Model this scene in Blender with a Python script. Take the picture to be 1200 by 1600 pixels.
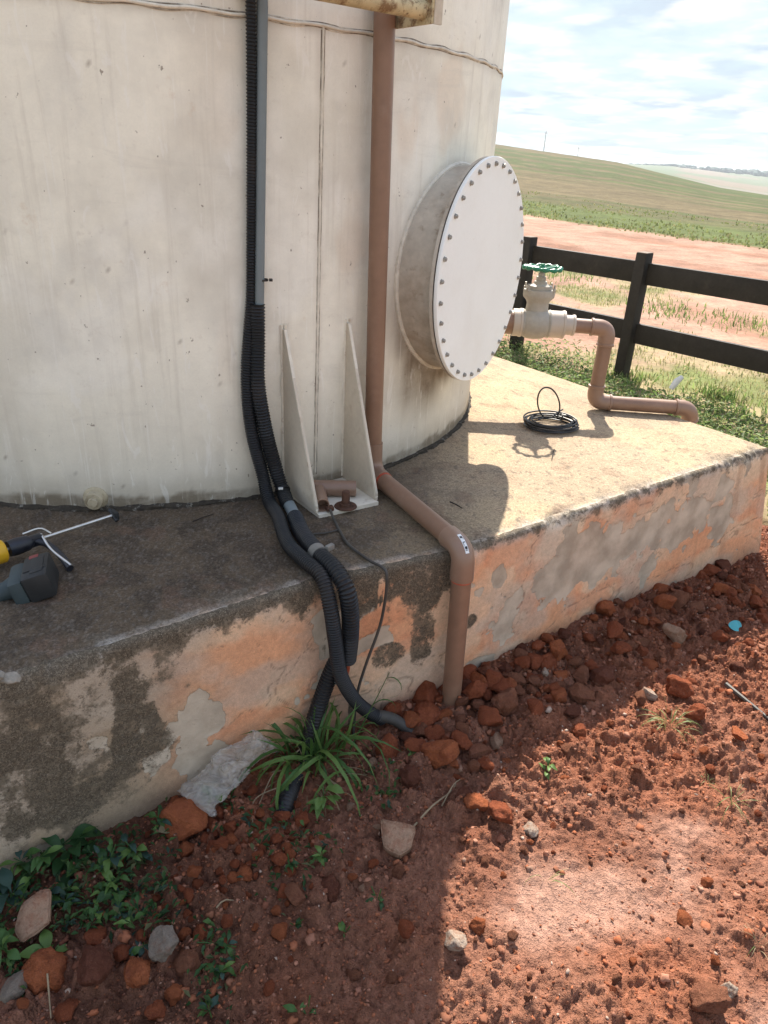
import bpy, bmesh, math, random
import numpy as np
from mathutils import Vector, Matrix
from mathutils import noise as mn

for o in list(bpy.data.objects):
    bpy.data.objects.remove(o, do_unlink=True)
random.seed(7)
RNG = np.random.default_rng(11)
sc = bpy.context.scene
COL = sc.collection

# ------------------------------------------------------------------ camera
CAM_H = 1.5
FOC = 1132.6
CF = np.array([0.0, 0.89678321, -0.4424702])
CR = np.array([0.99854912, 0.02382632, 0.04829036])
CU = np.array([-0.05384842, 0.44182823, 0.89548208])
cam_d = bpy.data.cameras.new('camera')
cam = bpy.data.objects.new('camera', cam_d)
COL.objects.link(cam)
cam_d.sensor_fit = 'HORIZONTAL'
cam_d.sensor_width = 36.0
cam_d.lens = 36.0 * FOC / 1200.0
cam_d.clip_start = 0.02
cam_d.clip_end = 9000
M4 = Matrix.Identity(4)
for i in range(3):
    M4[i][0] = CR[i]; M4[i][1] = CU[i]; M4[i][2] = -CF[i]
M4[2][3] = CAM_H
cam.matrix_world = M4
sc.camera = cam

# ------------------------------------------------------------------ sky, sun, exposure
SUN_EL = math.radians(46.0)
SUN_AZ = math.radians(4.6)            # from +Y towards +X
world = bpy.data.worlds.new('World')
sc.world = world
world.use_nodes = True
wn = world.node_tree.nodes; wl = world.node_tree.links
wn.clear()
w_out = wn.new('ShaderNodeOutputWorld')
w_bg = wn.new('ShaderNodeBackground')
w_sky = wn.new('ShaderNodeTexSky')
w_sky.sky_type = 'NISHITA'
w_sky.sun_disc = False
w_sky.sun_elevation = SUN_EL
w_sky.sun_rotation = SUN_AZ
w_sky.air_density = 0.8
w_sky.dust_density = 0.8
w_sky.ozone_density = 0.5
w_bg.inputs['Strength'].default_value = 0.15
# clouds: a flat layer seen in perspective
w_tc = wn.new('ShaderNodeTexCoord')
w_sep = wn.new('ShaderNodeSeparateXYZ'); wl.new(w_tc.outputs['Generated'], w_sep.inputs[0])
w_max = wn.new('ShaderNodeMath'); w_max.operation = 'MAXIMUM'; w_max.inputs[1].default_value = 0.0
wl.new(w_sep.outputs['Z'], w_max.inputs[0])
w_add = wn.new('ShaderNodeMath'); w_add.operation = 'ADD'; w_add.inputs[1].default_value = 0.11
wl.new(w_max.outputs[0], w_add.inputs[0])
w_div = wn.new('ShaderNodeVectorMath'); w_div.operation = 'DIVIDE'
w_cmb = wn.new('ShaderNodeCombineXYZ')
for k in range(3): wl.new(w_add.outputs[0], w_cmb.inputs[k])
wl.new(w_tc.outputs['Generated'], w_div.inputs[0]); wl.new(w_cmb.outputs[0], w_div.inputs[1])
w_mp = wn.new('ShaderNodeMapping'); w_mp.inputs['Location'].default_value = (3.1, 1.7, 0)
w_mp.inputs['Scale'].default_value = (1.0, 1.0, 0.0)
wl.new(w_div.outputs[0], w_mp.inputs[0])
w_no = wn.new('ShaderNodeTexNoise'); w_no.inputs['Scale'].default_value = 1.35
w_no.inputs['Detail'].default_value = 9; w_no.inputs['Roughness'].default_value = 0.6
w_no.inputs['Distortion'].default_value = 0.35
wl.new(w_mp.outputs[0], w_no.inputs['Vector'])
w_mr = wn.new('ShaderNodeMapRange'); w_mr.interpolation_type = 'SMOOTHSTEP'
w_mr.inputs['From Min'].default_value = 0.40; w_mr.inputs['From Max'].default_value = 0.66
w_mr.inputs['To Min'].default_value = 0.08; w_mr.inputs['To Max'].default_value = 0.88
wl.new(w_no.outputs['Fac'], w_mr.inputs['Value'])
w_no2 = wn.new('ShaderNodeTexNoise'); w_no2.inputs['Scale'].default_value = 2.6; w_no2.inputs['Detail'].default_value = 6
wl.new(w_mp.outputs[0], w_no2.inputs['Vector'])
w_cr = wn.new('ShaderNodeMixRGB')
w_cr.inputs['Color1'].default_value = (1.50, 1.72, 1.98, 1)     # grey undersides
w_cr.inputs['Color2'].default_value = (3.0, 2.85, 2.6, 1)     # white tops
w_mr2 = wn.new('ShaderNodeMapRange'); w_mr2.inputs['From Min'].default_value = 0.38; w_mr2.inputs['From Max'].default_value = 0.6
wl.new(w_no2.outputs['Fac'], w_mr2.inputs['Value']); wl.new(w_mr2.outputs[0], w_cr.inputs['Fac'])
w_mix = wn.new('ShaderNodeMixRGB')
wl.new(w_mr.outputs[0], w_mix.inputs['Fac'])
wl.new(w_cr.outputs[0], w_mix.inputs['Color2'])
w_hz = wn.new('ShaderNodeMapRange'); w_hz.interpolation_type = 'SMOOTHSTEP'      # thin veil low over the horizon, all round
w_hz.inputs['From Min'].default_value = 0.22; w_hz.inputs['From Max'].default_value = 0.75
w_hz.inputs['To Min'].default_value = 0.98; w_hz.inputs['To Max'].default_value = 0.0
wl.new(w_sep.outputs['Z'], w_hz.inputs['Value'])
w_veil = wn.new('ShaderNodeMixRGB'); w_veil.inputs['Color2'].default_value = (1.58, 1.90, 2.06, 1)
w_vm = wn.new('ShaderNodeMath'); w_vm.operation = 'MULTIPLY'; w_vm.inputs[1].default_value = 1.0
wl.new(w_hz.outputs[0], w_vm.inputs[0])
wl.new(w_vm.outputs[0], w_veil.inputs['Fac']); wl.new(w_sky.outputs[0], w_veil.inputs['Color1'])
wl.new(w_veil.outputs[0], w_mix.inputs['Color1'])
wl.new(w_mix.outputs[0], w_bg.inputs['Color'])
wl.new(w_bg.outputs[0], w_out.inputs['Surface'])

sun_d = bpy.data.lights.new('sun', 'SUN')
sun_d.energy = 3.5
sun_d.angle = math.radians(0.55)
sun_d.color = (1.0, 0.93, 0.82)
sun = bpy.data.objects.new('sun', sun_d)
COL.objects.link(sun)
sd = Vector((-math.sin(SUN_AZ) * math.cos(SUN_EL), -math.cos(SUN_AZ) * math.cos(SUN_EL), -math.sin(SUN_EL)))
sun.rotation_euler = sd.to_track_quat('-Z', 'Y').to_euler()
sun.location = (0, 0, 12)

sc.render.engine = 'CYCLES'
sc.cycles.max_bounces = 7; sc.cycles.diffuse_bounces = 4; sc.cycles.glossy_bounces = 2; sc.cycles.transmission_bounces = 4; sc.cycles.transparent_max_bounces = 8
sc.view_settings.view_transform = 'Standard'
sc.view_settings.look = 'None'
sc.view_settings.gamma = 1.0
sc.view_settings.exposure = 1.66

# ------------------------------------------------------------------ noise (numpy)
def _h(ix, iy, seed):
    n = (ix.astype(np.int64) * 374761393 + iy.astype(np.int64) * 668265263 + seed * 982451653) & 0x7fffffff
    n = ((n ^ (n >> 13)) * 1274126177) & 0x7fffffff
    n = ((n ^ (n >> 16)) * 69069 + 12345) & 0x7fffffff
    return ((n >> 7) & 0xffff) / 65535.0
def vn(x, y, seed=0):
    ix = np.floor(x); iy = np.floor(y); fx = x - ix; fy = y - iy
    fx = fx * fx * fx * (fx * (fx * 6 - 15) + 10); fy = fy * fy * fy * (fy * (fy * 6 - 15) + 10)
    a = _h(ix, iy, seed); b = _h(ix + 1, iy, seed); c = _h(ix, iy + 1, seed); d = _h(ix + 1, iy + 1, seed)
    return (a + (b - a) * fx) * (1 - fy) + (c + (d - c) * fx) * fy
def fbm(x, y, o=4, seed=0, g=0.5):
    s = np.zeros_like(x, dtype=float); a = 1.0; t = 0.0
    for k in range(o):
        s += a * vn(x * (2 ** k) + 17.3 * k, y * (2 ** k) - 9.1 * k, seed + k); t += a; a *= g
    return s / t
def worley(x, y, seed=0):
    ix = np.floor(x); iy = np.floor(y)
    f1 = np.full_like(x, 9.0); cid = np.zeros_like(x)
    for dx in (-1, 0, 1):
        for dy in (-1, 0, 1):
            cx = ix + dx; cy = iy + dy
            px = cx + _h(cx, cy, seed); py = cy + _h(cx, cy, seed + 5)
            d = np.hypot(x - px, y - py); m = d < f1
            f1 = np.where(m, d, f1); cid = np.where(m, _h(cx, cy, seed + 9), cid)
    return f1, cid
def ss(a, b, x):
    t = np.clip((x - a) / (b - a), 0, 1)
    return t * t * (3 - 2 * t)
def mixc(c, d, f):
    return c * (1 - f[..., None]) + np.array(d) * f[..., None]

# ------------------------------------------------------------------ materials
MATS = {}
def mat(name, color=(0.5, 0.5, 0.5), rough=0.6, metal=0.0, attr=None, var=((8, 0.15),), bump=((60, 0.15, 0.002),),
        spec=0.4, tint=None, stretch=None, sss=0.0, coat=0.0):
    """procedural principled material: colour (or colour attribute) x noise variation, summed noise bumps"""
    if name in MATS: return MATS[name]
    m = bpy.data.materials.new(name); m.use_nodes = True
    nt = m.node_tree; N = nt.nodes; L = nt.links
    N.clear()
    out = N.new('ShaderNodeOutputMaterial'); b = N.new('ShaderNodeBsdfPrincipled')
    L.new(b.outputs[0], out.inputs['Surface'])
    tc = N.new('ShaderNodeTexCoord'); vec = tc.outputs['Object']
    if stretch:
        mp = N.new('ShaderNodeMapping'); mp.inputs['Scale'].default_value = stretch
        L.new(vec, mp.inputs[0]); vec = mp.outputs[0]
    if attr:
        a = N.new('ShaderNodeVertexColor'); a.layer_name = attr; cur = a.outputs['Color']
    else:
        r = N.new('ShaderNodeRGB'); r.outputs[0].default_value = (*color, 1); cur = r.outputs[0]
    if tint:                                   # (scale, lo, hi, colour): noise patches of a second colour
        for (s, lo, hi, c, am) in tint:
            n = N.new('ShaderNodeTexNoise'); n.inputs['Scale'].default_value = s; n.inputs['Detail'].default_value = 6
            n.inputs['Roughness'].default_value = 0.65
            L.new(vec, n.inputs['Vector'])
            mr = N.new('ShaderNodeMapRange'); mr.inputs['From Min'].default_value = lo; mr.inputs['From Max'].default_value = hi
            mr.inputs['To Max'].default_value = am
            L.new(n.outputs['Fac'], mr.inputs['Value'])
            mx = N.new('ShaderNodeMixRGB'); mx.inputs['Color2'].default_value = (*c, 1)
            L.new(mr.outputs[0], mx.inputs['Fac']); L.new(cur, mx.inputs['Color1']); cur = mx.outputs[0]
    for (s, am) in var:
        n = N.new('ShaderNodeTexNoise'); n.inputs['Scale'].default_value = s; n.inputs['Detail'].default_value = 3
        n.inputs['Roughness'].default_value = 0.6
        L.new(vec, n.inputs['Vector'])
        mr = N.new('ShaderNodeMapRange'); mr.inputs['From Min'].default_value = 0.25; mr.inputs['From Max'].default_value = 0.75
        mr.inputs['To Min'].default_value = 1 - am; mr.inputs['To Max'].default_value = 1 + am
        L.new(n.outputs['Fac'], mr.inputs['Value'])
        mx = N.new('ShaderNodeVectorMath'); mx.operation = 'SCALE'
        L.new(cur, mx.inputs[0]); L.new(mr.outputs[0], mx.inputs['Scale']); cur = mx.outputs[0]
    L.new(cur, b.inputs['Base Color'])
    b.inputs['Metallic'].default_value = metal
    b.inputs['Specular IOR Level'].default_value = spec
    if coat: b.inputs['Coat Weight'].default_value = coat
    b.inputs['Roughness'].default_value = rough
    prev = None
    for (s, st, dist) in bump:
        n = N.new('ShaderNodeTexNoise'); n.inputs['Scale'].default_value = s; n.inputs['Detail'].default_value = 3
        n.inputs['Roughness'].default_value = 0.65
        L.new(vec, n.inputs['Vector'])
        bp = N.new('ShaderNodeBump'); bp.inputs['Strength'].default_value = st; bp.inputs['Distance'].default_value = dist
        L.new(n.outputs['Fac'], bp.inputs['Height'])
        if prev: L.new(prev, bp.inputs['Normal'])
        prev = bp.outputs[0]
    if prev: L.new(prev, b.inputs['Normal'])
    MATS[name] = m
    return m

mat('tank_paint', attr='Col', rough=0.55, tint=((5, 0.50, 0.72, (0.64, 0.595, 0.505), 0.5), (30, 0.60, 0.74, (0.60, 0.54, 0.45), 0.4), (75, 0.715, 0.755, (0.20, 0.15, 0.11), 0.7)), var=((3.0, 0.05), (22, 0.04), (160, 0.03)), bump=((9, 0.08, 0.006), (220, 0.08, 0.001)), spec=0.35)
mat('weld', (0.70, 0.65, 0.55), rough=0.7, var=((40, 0.14), (9, 0.12)), bump=((150, 0.5, 0.002),), tint=((18, 0.52, 0.7, (0.38, 0.31, 0.24), 0.6),))
mat('seam_crack', (0.20, 0.165, 0.13), rough=0.9, tint=((16, 0.45, 0.62, (0.66, 0.61, 0.52), 0.95),))
mat('white_plate', (0.90, 0.91, 0.88), rough=0.5, tint=((2.2, 0.5, 0.8, (0.70, 0.66, 0.58), 0.35), (40, 0.66, 0.74, (0.55, 0.45, 0.34), 0.25)), var=((4, 0.02), (60, 0.015)), bump=((120, 0.03, 0.001),), spec=0.3)
mat('cream_steel', (0.58, 0.51, 0.41), rough=0.6, var=((7, 0.08), (60, 0.06)), bump=((120, 0.15, 0.001),), tint=((9, 0.56, 0.75, (0.36, 0.26, 0.17), 0.7),))
mat('cream_edge', (0.72, 0.66, 0.55), rough=0.6, var=((30, 0.12),), bump=((120, 0.2, 0.001),), tint=((22, 0.6, 0.72, (0.3, 0.18, 0.1), 0.8),))
mat('plug_cream', (0.46, 0.39, 0.27), rough=0.6, var=((30, 0.2),), bump=((120, 0.3, 0.002),), tint=((25, 0.5, 0.68, (0.20, 0.15, 0.09), 0.8),))
mat('neck_steel', (0.52, 0.465, 0.385), rough=0.6, var=((8, 0.15), (50, 0.1)), bump=((60, 0.2, 0.002),), tint=((5, 0.45, 0.66, (0.30, 0.225, 0.155), 0.7), (26, 0.58, 0.70, (0.20, 0.14, 0.09), 0.5)))
mat('gasket', (0.03, 0.026, 0.022), rough=0.8)
mat('bolt_steel', (0.38, 0.36, 0.325), rough=0.5, metal=0.5, var=((90, 0.5),), bump=())
mat('rust_yellow', (0.55, 0.46, 0.28), rough=0.75, var=((30, 0.2),), bump=((90, 0.4, 0.002),), tint=((26, 0.5, 0.62, (0.20, 0.11, 0.05), 0.9), (70, 0.58, 0.66, (0.10, 0.05, 0.025), 0.8)))
mat('rust', (0.09, 0.042, 0.025), rough=0.9, var=((40, 0.4),), bump=((120, 0.5, 0.002),))
mat('mould', (0.045, 0.036, 0.026), rough=0.95, var=((60, 0.5),), bump=((150, 0.6, 0.003),), tint=((45, 0.58, 0.68, (0.30, 0.28, 0.24), 0.8),))
mat('brown_pvc', (0.235, 0.135, 0.088), rough=0.38, var=((5, 0.12), (40, 0.06)), bump=((300, 0.05, 0.0006),), tint=((11, 0.55, 0.75, (0.33, 0.22, 0.16), 0.45),), spec=0.5)
mat('brown_pvc_fitting', (0.26, 0.158, 0.108), rough=0.35, var=((6, 0.1),), bump=((300, 0.05, 0.0006),), tint=((14, 0.55, 0.75, (0.36, 0.26, 0.2), 0.4),), spec=0.5)
mat('red_primer', (0.50, 0.09, 0.05), rough=0.6, var=((80, 0.4),))
mat('sticker', (0.75, 0.75, 0.74), rough=0.4, bump=())
mat('ink', (0.02, 0.02, 0.025), rough=0.5, bump=())
mat('pipe_hollow', (0.07, 0.035, 0.022), rough=0.8)
mat('black_conduit', (0.014, 0.015, 0.017), rough=0.45, var=((9, 0.3),), bump=(), tint=((6, 0.5, 0.75, (0.05, 0.04, 0.034), 0.6),), spec=0.35)
mat('grey_conduit', (0.17, 0.20, 0.21), rough=0.45, var=((4, 0.12), (50, 0.05)), bump=((200, 0.04, 0.0006),), spec=0.45)
mat('duct_tape', (0.20, 0.19, 0.17), rough=0.5, var=((40, 0.25),), bump=((70, 0.4, 0.002),))
mat('white_tie', (0.6, 0.6, 0.58), rough=0.5, bump=())
mat('black_rubber', (0.014, 0.014, 0.015), rough=0.42, bump=(), spec=0.5)
mat('grey_cable', (0.065, 0.058, 0.05), rough=0.6, var=((20, 0.3),), bump=())
mat('copper_wire', (0.30, 0.07, 0.035), rough=0.5, bump=())
mat('valve_paint', (0.36, 0.33, 0.28), rough=0.5, var=((12, 0.1), (60, 0.08)), bump=((110, 0.25, 0.002),), tint=((9, 0.52, 0.75, (0.30, 0.25, 0.2), 0.5),), spec=0.45)
mat('cream_pvc', (0.47, 0.40, 0.33), rough=0.4, var=((12, 0.08),), bump=((200, 0.06, 0.001),), spec=0.5)
mat('green_wheel', (0.012, 0.17, 0.09), rough=0.35, var=((30, 0.25),), bump=((120, 0.2, 0.001),), spec=0.55)
mat('yellow_plastic', (0.68, 0.38, 0.02), rough=0.4, bump=())
mat('white_tube', (0.66, 0.69, 0.72), rough=0.4, bump=())
mat('gun_blue', (0.014, 0.016, 0.024), rough=0.4, var=((30, 0.3),), spec=0.5)
mat('steel_rod', (0.62, 0.62, 0.61), rough=0.3, metal=0.9, var=((40, 0.1),), bump=())
mat('tool_black', (0.022, 0.023, 0.024), rough=0.55, var=((30, 0.2),), bump=((260, 0.2, 0.0008),))
mat('tool_green', (0.045, 0.062, 0.066), rough=0.6, var=((20, 0.2),), bump=((200, 0.25, 0.001),))
mat('tool_red', (0.22, 0.05, 0.045), rough=0.6)
mat('fence_black', (0.020, 0.017, 0.014), rough=0.7, var=((9, 0.35), (50, 0.2)), bump=((40, 0.35, 0.004),), tint=((6, 0.6, 0.8, (0.07, 0.055, 0.045), 0.5),), spec=0.3)
mat('fence_top', (0.17, 0.13, 0.10), rough=0.85, var=((30, 0.3),), bump=((60, 0.5, 0.003),))
mat('cyan_plastic', (0.07, 0.36, 0.40), rough=0.45, var=((30, 0.2),), bump=())
mat('twig', (0.20, 0.14, 0.095), rough=0.9, var=((40, 0.3),))
mat('dark_twig', (0.035, 0.025, 0.02), rough=0.9)
mat('straw', (0.26, 0.195, 0.12), rough=0.9, var=((20, 0.3),), bump=())
mat('dirt', attr='Col', rough=0.95, var=((28, 0.12), (140, 0.18), (520, 0.12)), bump=((70, 1.0, 0.012), (230, 1.0, 0.006)), spec=0.12)
mat('pebbles', attr='Col', rough=0.95, var=((90, 0.2),), bump=((300, 0.4, 0.002),), spec=0.12)
mat('plaster', attr='Col', rough=0.9, var=((9, 0.10), (70, 0.14), (330, 0.16)), bump=((45, 0.35, 0.005), (240, 0.45, 0.003)), spec=0.15)
mat('slab_top', attr='Col', rough=0.9, tint=((230, 0.60, 0.68, (0.24, 0.205, 0.17), 0.30), (180, 0.62, 0.70, (0.045, 0.036, 0.03), 0.45)), var=((7, 0.10), (60, 0.20), (150, 0.42), (330, 0.3)), bump=((50, 0.3, 0.004), (300, 0.6, 0.003)), spec=0.2)
mat('mortar', (0.27, 0.235, 0.19), rough=0.95, var=((30, 0.25), (150, 0.2)), bump=((60, 0.6, 0.006), (220, 0.4, 0.002)))
for nm, c, t in (('clod_red', (0.29, 0.085, 0.040), (0.20, 0.058, 0.031)), ('clod_orange', (0.36, 0.112, 0.048), (0.25, 0.075, 0.038)),
                 ('clod_brown', (0.24, 0.100, 0.058), (0.155, 0.060, 0.037)), ('clod_dark', (0.155, 0.058, 0.036), (0.10, 0.038, 0.025))):
    mat(nm, c, rough=0.95, var=((2.5, 0.14), (12, 0.2), (40, 0.14)), bump=((4.5, 0.9, 0.010), (14, 1.0, 0.006), (45, 0.8, 0.003)), tint=((1.6, 0.48, 0.66, t, 0.8), (9, 0.62, 0.70, (0.34, 0.19, 0.12), 0.6)), spec=0.1)
mat('stone_pale', (0.31, 0.195, 0.13), rough=0.9, var=((3, 0.12), (14, 0.16)), bump=((5, 0.8, 0.008), (18, 0.9, 0.004), (50, 0.7, 0.002)), tint=((2.2, 0.48, 0.68, (0.25, 0.11, 0.065), 0.75), (9, 0.55, 0.68, (0.22, 0.095, 0.055), 0.6)), spec=0.15)
mat('stone_white', (0.42, 0.33, 0.26), rough=0.9, var=((3, 0.15), (14, 0.16)), bump=((5, 0.8, 0.008), (18, 0.9, 0.004), (50, 0.7, 0.002)), tint=((2.2, 0.46, 0.66, (0.30, 0.14, 0.08), 0.85), (9, 0.55, 0.68, (0.28, 0.12, 0.07), 0.6)), spec=0.15)
mat('stone_grey', (0.25, 0.205, 0.165), rough=0.9, var=((3, 0.15), (14, 0.18)), bump=((5, 0.8, 0.008), (18, 0.9, 0.004), (50, 0.7, 0.002)), tint=((2.2, 0.50, 0.70, (0.22, 0.10, 0.06), 0.6),), spec=0.15)
mat('brick_pale', (0.31, 0.195, 0.13), rough=0.9, var=((40, 0.14), (200, 0.18)), bump=((70, 0.9, 0.004), (260, 0.9, 0.002)), tint=((28, 0.48, 0.66, (0.22, 0.10, 0.06), 0.8), (110, 0.55, 0.66, (0.20, 0.09, 0.055), 0.6)), spec=0.12)
mat('terrain', attr='Col', rough=0.95, var=((0.12, 0.14), (0.6, 0.22), (3.0, 0.24), (16, 0.24)), bump=((6, 0.4, 0.05), (40, 0.4, 0.02)), spec=0.1)
mat('tree_far', attr='Col', rough=0.95, var=((0.2, 0.3),), bump=(), spec=0.05)
mat('pole_grey', (0.30, 0.29, 0.28), rough=0.8)

def mould_layer(m):
    nt = m.node_tree; N = nt.nodes; L = nt.links
    b = [n for n in N if n.type == 'BSDF_PRINCIPLED'][0]; src = b.inputs['Base Color'].links[0].from_socket
    a = N.new('ShaderNodeVertexColor'); a.layer_name = 'Mask'; sp = N.new('ShaderNodeSeparateColor'); L.new(a.outputs['Color'], sp.inputs[0])
    tc = N.new('ShaderNodeTexCoord'); cur = src
    # bare render showing where the paint has flaked off: crisp, slightly sunk edge
    n = N.new('ShaderNodeTexNoise'); n.inputs['Scale'].default_value = 16; n.inputs['Detail'].default_value = 9; n.inputs['Roughness'].default_value = 0.68
    L.new(tc.outputs['Object'], n.inputs['Vector'])
    ad_ = N.new('ShaderNodeMath'); ad_.operation = 'ADD'; L.new(sp.outputs[1], ad_.inputs[0]); L.new(n.outputs['Fac'], ad_.inputs[1])
    fl_ = N.new('ShaderNodeMapRange'); fl_.interpolation_type = 'SMOOTHSTEP'; fl_.inputs['From Min'].default_value = 1.0; fl_.inputs['From Max'].default_value = 1.05
    L.new(ad_.outputs[0], fl_.inputs['Value'])
    n2 = N.new('ShaderNodeTexNoise'); n2.inputs['Scale'].default_value = 11; n2.inputs['Detail'].default_value = 7; L.new(tc.outputs['Object'], n2.inputs['Vector'])
    bc = N.new('ShaderNodeMixRGB'); bc.inputs['Color1'].default_value = (0.36, 0.305, 0.235, 1); bc.inputs['Color2'].default_value = (0.60, 0.52, 0.41, 1)
    m2_ = N.new('ShaderNodeMapRange'); m2_.inputs['From Min'].default_value = 0.35; m2_.inputs['From Max'].default_value = 0.65; L.new(n2.outputs['Fac'], m2_.inputs['Value']); L.new(m2_.outputs[0], bc.inputs['Fac'])
    fm_ = N.new('ShaderNodeMath'); fm_.operation = 'MULTIPLY'; fm_.inputs[1].default_value = 0.88; L.new(fl_.outputs[0], fm_.inputs[0])
    mxb = N.new('ShaderNodeMixRGB'); L.new(fm_.outputs[0], mxb.inputs['Fac']); L.new(cur, mxb.inputs['Color1']); L.new(bc.outputs[0], mxb.inputs['Color2']); cur = mxb.outputs[0]
    bp = N.new('ShaderNodeBump'); bp.invert = True; bp.inputs['Strength'].default_value = 0.9; bp.inputs['Distance'].default_value = 0.004; L.new(fl_.outputs[0], bp.inputs['Height'])
    pn = b.inputs['Normal'].links[0].from_socket; L.new(pn, bp.inputs['Normal']); L.new(bp.outputs[0], b.inputs['Normal'])
    for (sc_, col, gain, wid) in ((26, (0.155, 0.125, 0.088), 1.05, 0.09), (70, (0.115, 0.092, 0.066), 0.80, 0.07), (190, (0.070, 0.056, 0.042), 0.60, 0.05), (330, (0.27, 0.225, 0.165), 0.45, 0.04)):
        n = N.new('ShaderNodeTexNoise'); n.inputs['Scale'].default_value = sc_; n.inputs['Detail'].default_value = 8; n.inputs['Roughness'].default_value = 0.72
        L.new(tc.outputs['Object'], n.inputs['Vector'])
        g_ = N.new('ShaderNodeMath'); g_.operation = 'MULTIPLY'; g_.inputs[1].default_value = 0.37 * gain; L.new(sp.outputs[0], g_.inputs[0])
        ad_ = N.new('ShaderNodeMath'); ad_.operation = 'ADD'; L.new(g_.outputs[0], ad_.inputs[0]); L.new(n.outputs['Fac'], ad_.inputs[1])
        mr = N.new('ShaderNodeMapRange'); mr.interpolation_type = 'SMOOTHSTEP'; mr.inputs['From Min'].default_value = 0.74 - wid; mr.inputs['From Max'].default_value = 0.74 + wid; mr.inputs['To Max'].default_value = 0.88
        L.new(ad_.outputs[0], mr.inputs['Value'])
        mx = N.new('ShaderNodeMixRGB'); mx.inputs['Color2'].default_value = (*col, 1); L.new(mr.outputs[0], mx.inputs['Fac']); L.new(cur, mx.inputs['Color1']); cur = mx.outputs[0]
    L.new(cur, b.inputs['Base Color'])
mould_layer(MATS['plaster'])
def tank_layer(m):
    nt = m.node_tree; N = nt.nodes; L = nt.links
    b = [n for n in N if n.type == 'BSDF_PRINCIPLED'][0]; cur = b.inputs['Base Color'].links[0].from_socket
    tc = N.new('ShaderNodeTexCoord')
    def layer(scale, vec_scale, lo, hi, col, am, det=7, dist=0.0, rot=(0, 0, 0)):
        nonlocal cur
        mp = N.new('ShaderNodeMapping'); mp.inputs['Scale'].default_value = vec_scale; mp.inputs['Rotation'].default_value = rot; L.new(tc.outputs['Object'], mp.inputs[0])
        n = N.new('ShaderNodeTexNoise'); n.inputs['Scale'].default_value = scale; n.inputs['Detail'].default_value = det; n.inputs['Roughness'].default_value = 0.62; n.inputs['Distortion'].default_value = dist
        L.new(mp.outputs[0], n.inputs['Vector'])
        mr = N.new('ShaderNodeMapRange'); mr.interpolation_type = 'SMOOTHSTEP'; mr.inputs['From Min'].default_value = lo; mr.inputs['From Max'].default_value = hi; mr.inputs['To Max'].default_value = am
        L.new(n.outputs['Fac'], mr.inputs['Value'])
        mx = N.new('ShaderNodeMixRGB'); mx.inputs['Color2'].default_value = (*col, 1); L.new(mr.outputs[0], mx.inputs['Fac']); L.new(cur, mx.inputs['Color1']); cur = mx.outputs[0]
    layer(3.0, (11, 11, 0.55), 0.52, 0.72, (0.60, 0.55, 0.46), 0.42)                 # rain streaks
    layer(6.0, (14, 14, 0.45), 0.60, 0.70, (0.90, 0.88, 0.82), 0.35)                 # washed pale streaks
    layer(2.2, (1, 1, 5.5), 0.58, 0.70, (0.62, 0.58, 0.50), 0.30, 8, 0.6)            # level marks
    layer(4.0, (6, 6, 1.4), 0.60, 0.66, (0.92, 0.90, 0.85), 0.30, 8, 1.4, (0.5, 0.4, 0))   # wiped scuffs
    layer(8.0, (1, 1, 1), 0.66, 0.74, (0.62, 0.47, 0.33), 0.40, 8)                   # faint rust bloom
    layer(48.0, (1, 1, 0.8), 0.70, 0.73, (0.22, 0.17, 0.13), 0.75, 3)                # flyspecks
    L.new(cur, b.inputs['Base Color'])
tank_layer(MATS['tank_paint'])
def leaf_mat(name, c, attr=None, trans=0.35, rough=0.5):
    m = bpy.data.materials.new(name); m.use_nodes = True
    nt = m.node_tree; N = nt.nodes; L = nt.links; N.clear()
    out = N.new('ShaderNodeOutputMaterial'); b = N.new('ShaderNodeBsdfPrincipled'); t = N.new('ShaderNodeBsdfTranslucent'); mx = N.new('ShaderNodeMixShader')
    tc = N.new('ShaderNodeTexCoord'); n = N.new('ShaderNodeTexNoise'); n.inputs['Scale'].default_value = 30; n.inputs['Detail'].default_value = 3
    L.new(tc.outputs['Object'], n.inputs['Vector'])
    mr = N.new('ShaderNodeMapRange'); mr.inputs['To Min'].default_value = 0.65; mr.inputs['To Max'].default_value = 1.35
    L.new(n.outputs['Fac'], mr.inputs['Value'])
    if attr:
        a = N.new('ShaderNodeVertexColor'); a.layer_name = attr; cur = a.outputs['Color']
    else:
        r = N.new('ShaderNodeRGB'); r.outputs[0].default_value = (*c, 1); cur = r.outputs[0]
    sx = N.new('ShaderNodeVectorMath'); sx.operation = 'SCALE'; L.new(cur, sx.inputs[0]); L.new(mr.outputs[0], sx.inputs['Scale'])
    L.new(sx.outputs[0], b.inputs['Base Color']); L.new(sx.outputs[0], t.inputs['Color'])
    b.inputs['Roughness'].default_value = rough; b.inputs['Specular IOR Level'].default_value = 0.35
    mx.inputs['Fac'].default_value = trans
    L.new(b.outputs[0], mx.inputs[1]); L.new(t.outputs[0], mx.inputs[2]); L.new(mx.outputs[0], out.inputs['Surface'])
    MATS[name] = m
leaf_mat('leaf_dark', (0.032, 0.082, 0.024))
leaf_mat('leaf_mid', (0.068, 0.145, 0.036))
leaf_mat('leaf_bright', (0.13, 0.22, 0.055))
leaf_mat('leaf_pale', (0.22, 0.25, 0.09))
leaf_mat('leaf_blue', (0.035, 0.075, 0.055))
leaf_mat('leaf_dry', (0.27, 0.21, 0.12), trans=0.2, rough=0.8)
leaf_mat('grass_attr', (0, 0, 0), attr='Col', trans=0.5, rough=0.6)

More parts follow.
